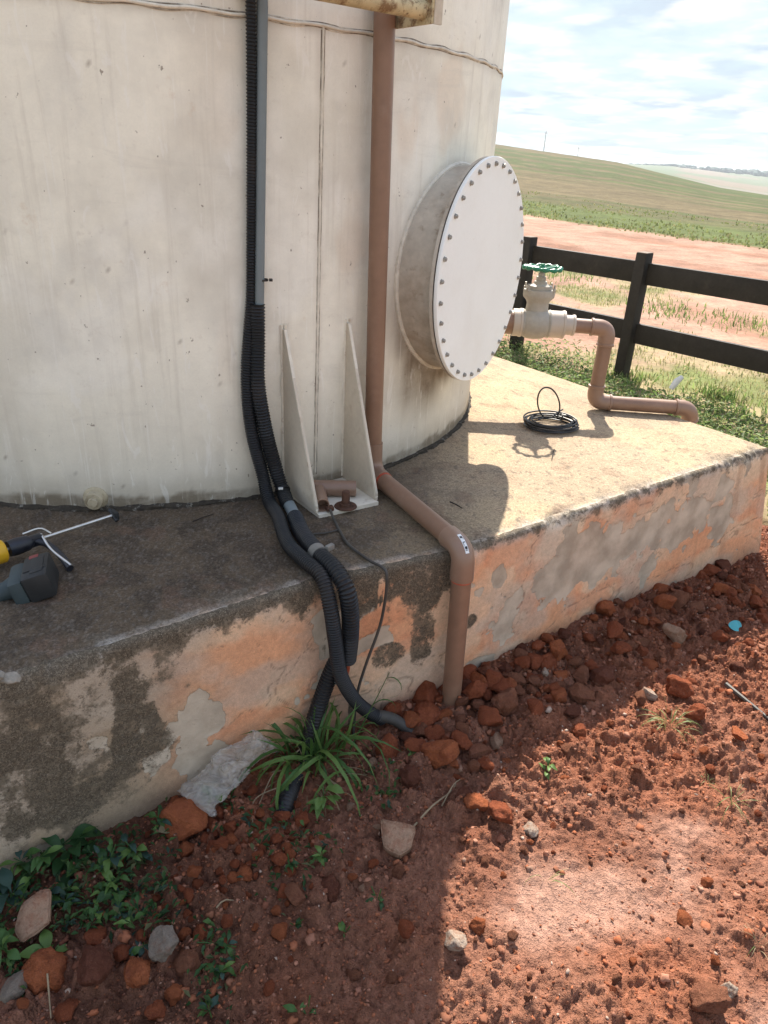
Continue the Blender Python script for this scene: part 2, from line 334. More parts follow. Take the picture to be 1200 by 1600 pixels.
def bag_material():
    m = bpy.data.materials.new('clear_plastic'); m.use_nodes = True
    nt = m.node_tree; N = nt.nodes; L = nt.links; N.clear()
    out = N.new('ShaderNodeOutputMaterial'); b = N.new('ShaderNodeBsdfPrincipled'); tr = N.new('ShaderNodeBsdfTransparent'); tl = N.new('ShaderNodeBsdfTranslucent')
    m1 = N.new('ShaderNodeMixShader'); m2 = N.new('ShaderNodeMixShader')
    tc = N.new('ShaderNodeTexCoord'); n = N.new('ShaderNodeTexNoise'); n.inputs['Scale'].default_value = 26; n.inputs['Detail'].default_value = 6
    n.inputs['Distortion'].default_value = 1.2
    L.new(tc.outputs['Object'], n.inputs['Vector'])
    bp = N.new('ShaderNodeBump'); bp.inputs['Strength'].default_value = 0.5; bp.inputs['Distance'].default_value = 0.008
    L.new(n.outputs['Fac'], bp.inputs['Height']); L.new(bp.outputs[0], b.inputs['Normal'])
    b.inputs['Base Color'].default_value = (0.84, 0.79, 0.72, 1); b.inputs['Roughness'].default_value = 0.25
    tl.inputs['Color'].default_value = (0.8, 0.75, 0.68, 1); tr.inputs['Color'].default_value = (0.9, 0.89, 0.87, 1)
    mr = N.new('ShaderNodeMapRange'); mr.inputs['From Min'].default_value = 0.3; mr.inputs['From Max'].default_value = 0.7
    mr.inputs['To Min'].default_value = 0.80; mr.inputs['To Max'].default_value = 0.45
    L.new(n.outputs['Fac'], mr.inputs['Value']); L.new(mr.outputs[0], m2.inputs['Fac'])
    m1.inputs['Fac'].default_value = 0.4
    L.new(b.outputs[0], m1.inputs[1]); L.new(tl.outputs[0], m1.inputs[2])
    L.new(m1.outputs[0], m2.inputs[1]); L.new(tr.outputs[0], m2.inputs[2]); L.new(m2.outputs[0], out.inputs['Surface'])
    MATS['clear_plastic'] = m
bag_material()

# ------------------------------------------------------------------ object helpers
def tag(o, label=None, cat=None, group=None, kind=None):
    if label: o['label'] = label
    if cat: o['category'] = cat
    if group: o['group'] = group
    if kind: o['kind'] = kind
    return o
def empty(name, loc, label, cat, group=None):
    o = bpy.data.objects.new(name, None); COL.objects.link(o); o.location = loc
    o.empty_display_size = 0.05
    return tag(o, label, cat, group)
def wloc(o):
    v = Vector((0, 0, 0))
    while o is not None:
        v = v + o.location; o = o.parent
    return v
class MB:
    def __init__(s): s.v = []; s.f = []; s.c = []
    def add(s, verts, faces):
        k = len(s.v); s.v.extend([tuple(map(float, p)) for p in verts]); s.f.extend([tuple(i + k for i in f) for f in faces])
        return s
    def box(s, c, size, rz=0.0, rot=None, bev=0.0):
        hx, hy, hz = size[0] / 2, size[1] / 2, size[2] / 2
        R = rot if rot is not None else Matrix.Rotation(rz, 3, 'Z')
        if bev <= 0:
            P = [Vector((x, y, z)) for x in (-hx, hx) for y in (-hy, hy) for z in (-hz, hz)]
            F = [(0, 1, 3, 2), (4, 6, 7, 5), (0, 4, 5, 1), (2, 3, 7, 6), (0, 2, 6, 4), (1, 5, 7, 3)]
        else:
            bm = bmesh.new(); bmesh.ops.create_cube(bm, size=1)
            for v in bm.verts: v.co = Vector((v.co.x * size[0], v.co.y * size[1], v.co.z * size[2]))
            bmesh.ops.bevel(bm, geom=bm.edges[:], offset=bev, segments=2, affect='EDGES', profile=0.6)
            bm.verts.index_update(); P = [v.co.copy() for v in bm.verts]; F = [tuple(v.index for v in f.verts) for f in bm.faces]; bm.free()
        return s.add([R @ p + Vector(c) for p in P], F)
    def tube(s, path, rad, n=16, caps=True, flat=None):
        """sweep a circle along a path; rad a number or one radius for each point"""
        P = [Vector(p) for p in path]; K = len(P)
        rr = rad if hasattr(rad, '__len__') else [rad] * K
        T = []
        for i in range(K):
            t = (P[min(i + 1, K - 1)] - P[max(i - 1, 0)])
            T.append(t.normalized() if t.length > 1e-9 else (T[-1] if T else Vector((0, 0, 1))))
        ref = Vector((0, 0, 1)) if abs(T[0].z) < 0.9 else Vector((1, 0, 0))
        u = T[0].cross(ref).normalized()
        V = []
        for i in range(K):
            u = (u - T[i] * u.dot(T[i])).normalized(); w = T[i].cross(u)
            for k in range(n):
                a = 2 * math.pi * k / n
                V.append(P[i] + (u * math.cos(a) + w * math.sin(a)) * rr[i])
        F = [(i * n + k, i * n + (k + 1) % n, (i + 1) * n + (k + 1) % n, (i + 1) * n + k) for i in range(K - 1) for k in range(n)]
        if caps:
            F.append(tuple(range(n - 1, -1, -1))); F.append(tuple((K - 1) * n + k for k in range(n)))
        return s.add(V, F)
    def lathe(s, prof, origin, axis=(0, 0, 1), n=32, ang0=0.0):
        """prof: (radius, distance along axis) points"""
        A = Vector(axis).normalized(); ref = Vector((0, 0, 1)) if abs(A.z) < 0.9 else Vector((1, 0, 0))
        u = A.cross(ref).normalized(); w = A.cross(u); O = Vector(origin)
        V = []
        for (r, h) in prof:
            for k in range(n):
                a = ang0 + 2 * math.pi * k / n
                V.append(O + A * h + (u * math.cos(a) + w * math.sin(a)) * r)
        F = [(i * n + k, i * n + (k + 1) % n, (i + 1) * n + (k + 1) % n, (i + 1) * n + k) for i in range(len(prof) - 1) for k in range(n)]
        if prof[0][0] > 1e-6: F.append(tuple(range(n - 1, -1, -1)))
        if prof[-1][0] > 1e-6: F.append(tuple((len(prof) - 1) * n + k for k in range(n)))
        return s.add(V, F)
    def build(s, name, m, parent=None, smooth=True, auto=40, colors=None, loc=None):
        me = bpy.data.meshes.new(name)
        off = wloc(parent) if parent is not None else Vector(loc or (0, 0, 0))
        V = np.array(s.v, dtype=float) - np.array(off)
        me.from_pydata(V.tolist(), [], s.f)
        me.materials.append(MATS[m] if isinstance(m, str) else m)
        if colors is not None:
            ca = me.color_attributes.new('Col', 'FLOAT_COLOR', 'POINT')
            c4 = np.ones((len(V), 4)); c4[:, :3] = colors
            ca.data.foreach_set('color', c4.ravel())
        bm = bmesh.new(); bm.from_mesh(me); bmesh.ops.recalc_face_normals(bm, faces=bm.faces[:])
        if smooth:
            la = math.radians(auto)
            for f in bm.faces: f.smooth = True
            for e in bm.edges:
                if len(e.link_faces) == 2 and e.calc_face_angle(0) > la: e.smooth = False
        bm.to_mesh(me); bm.free()
        o = bpy.data.objects.new(name, me); COL.objects.link(o)
        if parent is not None: o.parent = parent
        elif loc: o.location = loc
        return o
def grid_mesh(name, P, m, colors, parent=None, keep=None, flip=False):
    """P: (rows, cols, 3) array to a smooth quad mesh, fast"""
    R, Cn = P.shape[:2]
    idx = np.arange(R * Cn).reshape(R, Cn)
    q = np.stack([idx[:-1, :-1], idx[:-1, 1:], idx[1:, 1:], idx[1:, :-1]], -1).reshape(-1, 4)
    if keep is not None:
        q = q[keep.reshape(-1)]
    if flip: q = q[:, ::-1]
    used, inv = np.unique(q.ravel(), return_inverse=True)
    off = np.array(wloc(parent)) if parent is not None else np.zeros(3)
    V = P.reshape(-1, 3)[used] - off; q = inv.reshape(-1, 4)
    me = bpy.data.meshes.new(name)
    me.vertices.add(len(V)); me.vertices.foreach_set('co', V.ravel())
    me.loops.add(q.size); me.loops.foreach_set('vertex_index', q.ravel().astype(np.int32))
    me.polygons.add(len(q)); me.polygons.foreach_set('loop_start', (np.arange(len(q)) * 4).astype(np.int32))
    me.update(calc_edges=True)
    me.polygons.foreach_set('use_smooth', np.ones(len(q), dtype=bool))
    ca = me.color_attributes.new('Col', 'FLOAT_COLOR', 'POINT')
    c4 = np.ones((len(V), 4)); c4[:, :3] = np.clip(colors.reshape(-1, 3)[used], 0, 1)
    ca.data.foreach_set('color', c4.ravel())
    me.materials.append(MATS[m]); me.validate()
    o = bpy.data.objects.new(name, me); COL.objects.link(o)
    if parent is not None: o.parent = parent
    return o
def tri_mesh(name, V, F, m, colors=None, smooth=False):
    me = bpy.data.meshes.new(name)
    V = np.asarray(V, float); F = np.asarray(F, np.int32)
    me.vertices.add(len(V)); me.vertices.foreach_set('co', V.ravel())
    me.loops.add(F.size); me.loops.foreach_set('vertex_index', F.ravel())
    k = F.shape[1]
    me.polygons.add(len(F)); me.polygons.foreach_set('loop_start', (np.arange(len(F)) * k).astype(np.int32))
    me.update(calc_edges=True)
    if smooth: me.polygons.foreach_set('use_smooth', np.ones(len(F), dtype=bool))
    if colors is not None:
        ca = me.color_attributes.new('Col', 'FLOAT_COLOR', 'POINT')
        c4 = np.ones((len(V), 4)); c4[:, :3] = np.clip(colors, 0, 1)
        ca.data.foreach_set('color', c4.ravel())
    me.materials.append(MATS[m]); me.validate()
    o = bpy.data.objects.new(name, me); COL.objects.link(o)
    return o
def spline(pts, step=0.004):
    """Catmull-Rom through points, evenly resampled"""
    P = [np.array(p, float) for p in pts]
    P = [2 * P[0] - P[1]] + P + [2 * P[-1] - P[-2]]
    out = []
    for i in range(1, len(P) - 2):
        for t in np.linspace(0, 1, 40, endpoint=False):
            a, b, c, d = P[i - 1], P[i], P[i + 1], P[i + 2]
            out.append(0.5 * ((2 * b) + (-a + c) * t + (2 * a - 5 * b + 4 * c - d) * t * t + (-a + 3 * b - 3 * c + d) * t ** 3))
    out.append(P[-2]); out = np.array(out)
    s = np.concatenate([[0], np.cumsum(np.linalg.norm(np.diff(out, axis=0), axis=1))])
    n = max(2, int(s[-1] / step)); q = np.linspace(0, s[-1], n)
    return np.stack([np.interp(q, s, out[:, k]) for k in range(3)], 1), q
def px_ray(x, y):
    return CF + CR * (x - 600) / FOC - CU * (y - 800) / FOC
def at_z(x, y, z):
    d = px_ray(x, y); return d * ((z - CAM_H) / d[2]) + np.array([0, 0, CAM_H])

# ------------------------------------------------------------------ plinth frame: u along the front, n outward
SLAB_Z = 0.5
U_END = 2.925; U_BEG = -0.75; N_BACK = -5.27
def n_front(u): return np.interp(u, [-9, 0.853, 1.25, 9], [-1.377, -1.377, -1.31, -1.31])
def un(u, n): return 0.8 * u + 0.6 * n, 0.6 * u - 0.8 * n
def to_un(x, y): return 0.8 * x + 0.6 * y, 0.6 * x - 0.8 * y

# ------------------------------------------------------------------ ground
def base_height(x, y):
    """macro shape of the soil in front of the plinth"""
    u, n = to_un(x, y); d = n - n_front(u)
    h = np.full_like(x, -0.030)
    heap = ss(0.95, 1.35, u) * (1 - ss(2.3, 2.9, u) * 0.8)
    h += heap * 0.055 * np.exp(-np.clip(d, 0, 9) / 0.20)
    h -= 0.028 * (1 - ss(-0.2, 0.75, u)) * np.exp(-np.clip(d, 0, 9) / 0.3) * 0.4
    h -= 0.030 * ss(1.9, 2.9, u)
    # crumbly pile where the conduit goes into the ground
    h += 0.030 * np.exp(-(((x + 0.30) / 0.16) ** 2 + ((y - 1.14) / 0.12) ** 2))
    h += 0.022 * (fbm(x * 2.2, y * 2.2, 3, 3) - 0.5)
    return h
def loose(x, y):
    u, n = to_un(x, y); d = n - n_front(u)
    l = 0.72 + 0.50 * np.exp(-np.clip(d, 0, 9) / 0.45)
    smooth = np.exp(-(((x - 0.62) / 0.20) ** 2 + ((y - 1.13) / 0.16) ** 2)) + np.exp(-(((x - 0.40) / 0.12) ** 2 + ((y - 1.08) / 0.10) ** 2)) + \
        np.exp(-(((x - 0.84) / 0.16) ** 2 + ((y - 1.36) / 0.14) ** 2)) * 0.7 + np.exp(-(((x - 0.82) / 0.12) ** 2 + ((y - 0.86) / 0.10) ** 2))
    l *= 1 - 0.78 * np.clip(smooth * (0.5 + fbm(x * 9, y * 9, 3, 44)), 0, 1)
    return np.clip(l * (0.55 + 0.9 * fbm(x * 5, y * 5, 3, 21)), 0.06, 1.2)
def soil_height(x, y):
    h = base_height(x, y); l = loose(x, y)
    wx = x + 0.020 * (fbm(x * 30, y * 30, 3, 61) - 0.5); wy = y + 0.020 * (fbm(x * 30, y * 30, 3, 67) - 0.5)
    for (s, a, sd) in ((11, 0.030, 31), (24, 0.024, 32), (50, 0.017, 33), (95, 0.0095, 34)):
        f, c = worley(wx * s, wy * s, sd)
        h += l * a * np.clip(1.05 - f * 1.5, 0, 1) ** 0.6 * np.clip(c * 1.5 - 0.35, 0, 1)
    h += (0.35 + l) * 0.012 * (fbm(x * 45, y * 45, 4, 35) - 0.5)
    h += 0.004 * (fbm(x * 130, y * 130, 2, 36) - 0.5)
    u_, n_ = to_un(x, y); d_ = np.clip(n_ - n_front(u_), 0, 9)
    f_ = 0.45 + 0.55 * ss(0.0, 0.06, d_); b_ = base_height(x, y)
    return b_ + (h - b_) * f_
GS = 0.0044
xs = np.arange(-1.35, 2.15, GS); ys = np.arange(0.35, 3.35, GS)
GX, GY = np.meshgrid(xs, ys)
gu, gn = to_un(GX, GY)
dwall = gn - n_front(gu)
kp = (dwall > -0.035) | (gu > U_END + 0.12)
GZ = np.full(GX.shape, -0.03)
GZ[kp] = soil_height(GX[kp], GY[kp])
edge = np.minimum(np.minimum(GX - xs[0], xs[-1] - GX), np.minimum(GY - ys[0], ys[-1] - GY))
GZ = GZ * ss(0, 0.2, edge) + (-0.09) * (1 - ss(0, 0.2, edge))
gl = loose(GX, GY)
gcol = np.zeros(GX.shape + (3,)) + np.array([0.262, 0.120, 0.076])
gcol = mixc(gcol, (0.285, 0.106, 0.056), ss(0.45, 0.7, fbm(GX * 3.2, GY * 3.2, 4, 71)) * 0.7)
gcol = mixc(gcol, (0.39, 0.225, 0.165), (1 - ss(0.12, 0.55, gl)) * 0.9)
gcol = mixc(gcol, (0.19, 0.076, 0.045), ss(0.5, 0.75, fbm(GX * 7, GY * 7, 4, 72)) * 0.6)
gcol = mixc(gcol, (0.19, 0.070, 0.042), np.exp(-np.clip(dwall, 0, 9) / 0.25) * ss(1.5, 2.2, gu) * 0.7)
gcol = mixc(gcol, (0.125, 0.056, 0.034), ss(0.35, -0.5, GX + 0.3 * (fbm(GX * 3, GY * 3, 3, 77) - 0.5)) * ss(0.36, 0.6, fbm(GX * 4, GY * 4, 3, 75)) * 0.85)  # soil painted darker towards the left to deepen the tank's shade
gcol *= (0.72 + 0.56 * fbm(GX * 70, GY * 70, 3, 73))[..., None]
kq = kp[:-1, :-1] & kp[1:, 1:] & kp[:-1, 1:] & kp[1:, :-1]
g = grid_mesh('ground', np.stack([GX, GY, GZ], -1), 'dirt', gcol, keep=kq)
tag(g, 'loose red clay soil in front of the plinth', kind='structure')
def gz(x, y):
    i = int(round((y - ys[0]) / GS)); j = int(round((x - xs[0]) / GS))
    i = min(max(i, 0), len(ys) - 1); j = min(max(j, 0), len(xs) - 1)
    return float(GZ[i, j])
def on_ground(px, py):
    z = -0.02
    for _ in range(6):
        p = at_z(px, py, z); z = float(base_height(np.array([p[0]]), np.array([p[1]]))[0]) + 0.008
    return p

# far terrain: one sheet from under the camera to the horizon
azd = np.concatenate([np.arange(-180, -6, 4.0), np.arange(-6, 46, 0.25), np.arange(46, 180.1, 4.0)])
dist = np.concatenate([[0.02, 0.5, 1.0, 1.5, 2.0, 2.6, 3.2], np.geomspace(3.6, 60, 150), np.geomspace(61.5, 3500, 110)])
AZ, DD = np.meshgrid(np.radians(azd), dist)
TX = np.sin(AZ) * DD; TY = np.cos(AZ) * DD; ad = np.degrees(AZ)
crest_el = np.radians(np.interp(ad, [-30, 0, 6.4, 14.8, 18.6, 21.7, 24.6, 32, 45, 90], [1.2, 1.35, 1.0, 0.28, -0.40, -0.96, -1.24, -1.7, -1.9, -1.6]))
crest_d = np.interp(ad, [-30, 6.4, 14.8, 18.6, 21.7, 24.6, 40], [180, 170, 140, 112, 92, 82, 66])
crest_z = CAM_H + crest_d * np.tan(crest_el)
top_el = np.radians(np.interp(ad, [-30, 14.8, 18.6, 24.6, 30, 60], [0.1, 0.2, 0.20, -0.12, -0.2, -0.1]))
near = crest_z * ss(20, 1, 0) + 0
t = np.clip((DD - 21) / (crest_d - 21), 0, 1)
zn = -0.03 + (crest_z + 0.03) * (t ** 1.35 * (1.55 - 0.55 * t))
d0 = crest_d + 70
el0 = crest_el - np.radians(0.30)
z_d0 = np.minimum(CAM_H + d0 * np.tan(el0), crest_z - 1.5)
tv = np.clip((DD - crest_d) / 70, 0, 1)
zv = crest_z + (z_d0 - crest_z) * (tv * tv * (3 - 2 * tv))
el_a = np.arctan2(z_d0 - CAM_H, d0)
tf = np.clip((DD - d0) / (1000 - d0), 0, 1)
zf = CAM_H + DD * np.tan(el_a + (top_el - el_a) * tf ** 0.8)
zf = np.where(DD > 1000, CAM_H + 1000 * np.tan(top_el) - (DD - 1000) * 0.004, zf)
TZ = np.where(DD < crest_d, zn, np.where(DD < d0, zv, zf))
TZ = TZ + 0.05 * (fbm(TX * 0.6, TY * 0.6, 3, 5) - 0.5) * ss(4, 9, DD) * (1 - ss(60, 100, DD))
inside = (TX > -1.25) & (TX < 2.05) & (TY > 0.45) & (TY < 3.25)
TZ = np.where(inside, TZ - 0.22, TZ - 0.03)
uu, nn = to_un(TX, TY)
TZ = np.where((uu > U_BEG - 0.1) & (uu < U_END + 0.02) & (nn < -1.3) & (nn > N_BACK), TZ - 0.1, TZ)
UF = 0.819 * TX + 0.574 * TY - 17.4           # distance past the upper edge of the dirt track
UF = UF + 0.9 * (fbm(TX * 0.35, TY * 0.35, 3, 8) - 0.5)
VF = 0.574 * TX - 0.819 * TY
soil = (0.31, 0.19, 0.135); soil2 = (0.23, 0.122, 0.080); grs = (0.125, 0.155, 0.048); grs_b = (0.165, 0.205, 0.055); dry = (0.25, 0.215, 0.115)
tcol = np.zeros(TX.shape + (3,)) + np.array(soil)
tcol = mixc(tcol, soil2, ss(0.48, 0.66, fbm(TX * 0.9 + TY * 0.3, TY * 0.55, 4, 12)) * 0.8)
trk = fbm(UF * 1.8, VF * 0.16, 3, 14)
tcol = mixc(tcol, (0.23, 0.11, 0.07), ss(0.55, 0.72, trk) * ss(-9, -4, UF) * (UF < 0) * 0.6)
gp = ss(0.40, 0.56, fbm(TX * 1.1, TY * 0.8, 4, 9))
gmask = gp * (1 - ss(-9.5, -6.0, UF)) * ss(3, 4, DD)
tcol = mixc(tcol, dry, gmask * 0.75)
tcol = mixc(tcol, grs, gmask * ss(0.5, 0.7, fbm(TX * 1.7, TY * 1.5, 3, 10)) * 0.85)
fm = ss(-0.35, 0.35, UF)
fcol = np.zeros_like(tcol) + np.array([0.150, 0.165, 0.062])
fcol = mixc(fcol, (0.110, 0.122, 0.048), ss(3, 8, UF))
rows = fbm(UF * 0.42, VF * 0.02, 4, 15)
brown = ss(0.41, 0.54, 0.55 * rows + 0.45 * fbm(UF * 0.06, VF * 0.025, 3, 16)) * ss(1.5, 9, UF)
fcol = mixc(fcol, (0.205, 0.135, 0.090), brown * 0.9)
fcol = mixc(fcol, (0.26, 0.185, 0.125), brown * ss(0.5, 0.72, fbm(UF * 1.3, VF * 0.05, 3, 17)) * 0.6)
fcol = mixc(fcol, (0.115, 0.14, 0.058), ss(0.72, 1.0, DD / crest_d) * ss(10, 20, ad) * 0.7)
tcol = mixc(tcol, (0, 0, 0), fm) + fcol * np.array([0.54, 0.61, 0.48]) * fm[..., None]
# far fields beyond the crest
far = (DD > crest_d + 25)
fb = fbm(AZ * 14 + DD * 0.0014, DD * 0.006, 3, 19)
fc2 = np.zeros_like(tcol) + np.array([0.16, 0.19, 0.11])
fc2 = mixc(fc2, (0.24, 0.195, 0.14), ss(0.47, 0.53, fb))
fc2 = mixc(fc2, (0.25, 0.225, 0.175), ss(0.0, 0.06, tf - 0.02) * (1 - ss(0.22, 0.28, tf)) * ss(18, 19.5, ad))
fc2 = mixc(fc2, (0.145, 0.19, 0.105), (1 - ss(18.2, 19.4, ad)) * 0.9)
tcol = np.where(far[..., None], fc2 * 0.75, tcol)
tg = grid_mesh('terrain', np.stack([TX, TY, TZ], -1), 'terrain', tcol, flip=True)
tag(tg, 'dirt track and striped green and brown field rising to the horizon', kind='structure')
def terrain_z(x, y):
    d = math.hypot(x, y); a = math.degrees(math.atan2(x, y))
    i = int(np.argmin(np.abs(dist - d))); j = int(np.argmin(np.abs(azd - a)))
    return float(TZ[i, j])

# ------------------------------------------------------------------ concrete plinth
plinth = empty('concrete_plinth', (0.5, 2.6, 0.0), 'weathered square concrete plinth with flaking orange paint under the white tank', 'plinth')
us = np.arange(U_BEG, U_END + 1e-6, 0.0055); us[-1] = U_END
zw = np.arange(-0.22, 0.484, 0.0058)
nin = np.concatenate([np.arange(0.0, 0.6, 0.0062), np.geomspace(0.61, 3.95, 75)])
rc = 0.016
rows_n = []; rows_z = []
for z in zw: rows_n.append(0.0); rows_z.append(z)
for a in np.linspace(0.15, 1.0, 4) * math.pi / 2:
    rows_n.append(-rc * (1 - math.cos(a))); rows_z.append(0.5 - rc + rc * math.sin(a))
KW = len(rows_n) - 1
for d in nin[1:]: rows_n.append(-rc - d); rows_z.append(0.5)
RN = np.array(rows_n)[:, None] + 0 * us[None, :]; RZ = np.array(rows_z)[:, None] + 0 * us[None, :]
UU = us[None, :] + 0 * RN
isw = np.arange(len(rows_n))[:, None] <= KW
# chipped rim
chip = 0.020 * ss(0.50, 0.78, fbm(UU * 6, UU * 0 + 3, 4, 101)) + 0.010 * ss(0.45, 0.8, fbm(UU * 22, UU * 0 + 9, 3, 102))
chip = chip * (1 + 0.9 * ss(0.45, -0.1, UU))
rimd = np.where(isw, np.clip(0.5 - RZ, 0, 1), np.clip(-RN - rc, 0, 1))
fall = np.exp(-(rimd / 0.028) ** 2)
wav = 0.006 * (fbm(UU * 3, UU * 0 + 5, 3, 103) - 0.5)
# paint / mould / bare masks on the wall
wz = RZ; wu = UU
lo = fbm(wu * 5, wz * 5, 5, 110); hi = fbm(wu * 24, wz * 24, 4, 111); dr = fbm(wu * 18, wz * 2.0, 4, 112)
mould = ss(0.66, 0.10, wu) * (0.72 + 0.8 * ss(0.34, 0.60, fbm(wu * 3.2 + 4, wz * 3.5, 4, 113)))
mould *= (0.25 + 0.75 * ss(-0.02, 0.12, wz - 0.10 * ss(0.1, 0.5, wu))) * (1 - 0.55 * ss(0.52, 0.66, fbm(wu * 9 + 2, wz * 5, 4, 126)))
topband = ss(0.50 - (0.05 + 0.20 * dr * ss(1.32, 1.0, wu) * ss(0.5, 0.8, wu) + 0.13 * dr * ss(0.85, 0.5, wu) + 0.045 * dr * (wu > 1.3)), 0.50, wz + 0.03 * (hi - 0.5))
mould = np.clip(np.maximum(mould, topband * np.where(wu > 1.3, 0.72, 1.2)), 0, 1)
bmask = ss(0.82, 0.90, wu) * ss(1.30, 1.22, wu)
mould = np.maximum(mould, bmask * ss(0.30 - 0.5 * (dr - 0.5) * 1.1, 0.42, wz + 0.12 * (lo - 0.5)))
for (bu, bz, bw, bh) in ((1.05, 0.20, 0.055, 0.05), (1.16, 0.22, 0.04, 0.10), (1.335, 0.235, 0.03, 0.03)):
    mould = np.maximum(mould, ss(1.15, 0.75, np.hypot((wu - bu) / bw, (wz - bz) / bh) + 0.7 * (hi - 0.5)) * 0.85)
mould = np.clip(mould * (0.70 + 0.6 * hi), 0, 1)
bare = np.zeros_like(wu)
for (bu, bz, bw, bh) in ((1.50, 0.19, 0.08, 0.09), (1.70, 0.255, 0.10, 0.085), (1.93, 0.28, 0.14, 0.09), (2.20, 0.29, 0.16, 0.085), (2.45, 0.30, 0.12, 0.085), (2.62, 0.22, 0.08, 0.10), (0.50, 0.20, 0.06, 0.075), (1.44, 0.36, 0.03, 0.04), (0.47, 0.08, 0.06, 0.10), (1.40, 0.05, 0.05, 0.02)):
    bare = np.maximum(bare, ss(1.30, 0.75, np.hypot((wu - bu) / bw, (wz - bz) / bh) + 1.6 * (lo - 0.5) + 1.3 * (hi - 0.5)))
bare = np.maximum(bare, ss(0.66, 0.70, fbm(wu * 8, wz * 8, 4, 115)) * 0.8)
fade = ss(0.40, 0.62, fbm(wu * 4, wz * 6, 4, 116))
wc = np.zeros(wu.shape + (3,)) + np.array([0.70, 0.365, 0.205])
wc = mixc(wc, (0.70, 0.52, 0.355), fade * 0.7)
wc = mixc(wc, (0.70, 0.56, 0.40), ss(0.30, 0.45, wz) * ss(1.3, 1.6, wu) * 0.55)
wc = mixc(wc, (0.64, 0.27, 0.14), ss(0.55, 0.7, fbm(wu * 7 + 3, wz * 9, 4, 118)) * 0.55)
wc = mixc(wc, (0.33, 0.27, 0.19), ss(0.62, 0.28, wu) * 0.9)
wc = mixc(wc, (0.52, 0.40, 0.29), bare * 0.25)
wc = mixc(wc, (0.50, 0.425, 0.345), ss(0.40, 0.66, fbm(wu * 6 + 9, wz * 8, 6, 141)) * 0.55)
wc = mixc(wc, (0.36, 0.22, 0.14), ss(0.55, 0.75, dr) * ss(2.3, 2.8, wu) * 0.5)
wc = mixc(wc, (0.46, 0.27, 0.17), ss(0.10, -0.02, wz) * 0.6 * ss(0.6, 0.9, wu))
crk = np.abs(fbm(wu * 4.2 + 0.8 * (fbm(wu * 9, wz * 9, 3, 120) - 0.5), wz * 4.2, 3, 121) - 0.5)
crk2 = np.abs(fbm(wu * 2.1 + 7, wz * 3.1 + 2, 4, 122) - 0.52)
crack = np.maximum(ss(0.008, 0.002, crk) * 0.8, ss(0.005, 0.001, crk2)) * ss(0.35, 0.5, wu) * (1 - mould)
wc = mixc(wc, (0.10, 0.07, 0.05), crack * 0.55)
gran = fbm(wu * 120, wz * 120, 2, 124)
wc = mixc(wc, (0.46, 0.44, 0.40), ss(0.05, 0.0, rimd) * ss(0.36, 0.55, fbm(wu * 14, wz * 30, 3, 125)) * 0.8)
# slab top colour
tu = UU; tn = RN
tx, ty = un(tu, n_front(tu) + tn)
tl = fbm(tx * 3.5, ty * 3.5, 5, 130); th = fbm(tx * 16, ty * 16, 4, 131); tg2 = fbm(tx * 150, ty * 150, 2, 132)
tc_ = np.zeros(tu.shape + (3,)) + np.array([0.335, 0.258, 0.175])
tc_ = mixc(tc_, (0.375, 0.285, 0.18), ss(0.42, 0.62, tl) * 0.8)
tc_ = mixc(tc_, (0.30, 0.215, 0.145), ss(0.55, 0.72, th) * 0.5)
stain_shade = ss(0.52, -0.25, tx + 0.25 * (tl - 0.5) + 0.18 * (ty - 2.1))  # left side painted darker: stain plus the tank's shade put into the colour
tc_ = mixc(tc_, (0.092, 0.066, 0.044), stain_shade * 0.93)
tc_ = mixc(tc_, (0.046, 0.036, 0.028), stain_shade * ss(0.45, 0.6, th) * 0.5)
tc_ = mixc(tc_, (0.17, 0.145, 0.12), stain_shade * ss(0.60, 0.75, tg2) * 0.5)
tc_ = mixc(tc_, (0.20, 0.165, 0.125), ss(0.10, 0.02, -tn) * ss(0.44, 0.6, th) * 0.6)
tc_ = mixc(tc_, (0.16, 0.095, 0.065), ss(0.66, 0.78, fbm(tx * 11, ty * 11, 4, 134)) * 0.35)
tc_ = mixc(tc_, (0.10, 0.085, 0.07), ss(0.73, 0.80, fbm(tx * 60, ty * 60, 2, 135)) * 0.5)
allc = np.where(isw[..., None], wc, tc_)
pale = ss(0.035, 0.004, rimd) * ss(0.15, 0.3, UU) * ss(0.46, 0.58, fbm(UU * 22, RN * 70 + RZ * 40, 4, 140)) * np.where(isw, 0.5, 0.8)
allc = mixc(allc, (0.33, 0.305, 0.265), pale * 0.8)
blend = ss(0.03, 0.0, rimd)[..., None] * 0.5
allc = allc * (1 - blend) + (0.5 * wc[KW:KW + 1] + 0.5 * tc_[KW:KW + 1]) * blend
# geometry with relief
relief = np.where(isw, 0.0022 * (1 - bare) + 0.004 * mould * (gran - 0.5) + 0.005 * (lo - 0.5) - 0.0015 * crack, 0.0)
PN = n_front(UU) + RN + relief + wav - chip * fall * np.where(isw, 1, 0.2)
PZ = RZ - chip * fall * np.where(isw, 0.3, 0.9) + np.where(isw, 0, 0.004 * (tl - 0.5) + 0.0028 * (tg2 - 0.5) * (0.4 + stain_shade) + 0.003 * (th - 0.5))
PX, PY = un(UU + 0.21 * np.clip((0.5 - PZ) / 0.56, 0, 1.3) * ss(2.35, U_END, UU), PN)      # the foot spreads towards the far corner
PP = np.stack([PX, PY, PZ], -1)
wall = grid_mesh('plaster_wall', PP[:KW + 1], 'plaster', allc[:KW + 1], parent=plinth)
mk = np.zeros(wu[:KW + 1].size * 4).reshape(-1, 4); mk[:, 0] = mould[:KW + 1].ravel(); mk[:, 1] = bare[:KW + 1].ravel(); mk[:, 3] = 1
ma = wall.data.color_attributes.new('Mask', 'FLOAT_COLOR', 'POINT'); ma.data.foreach_set('color', mk.ravel())
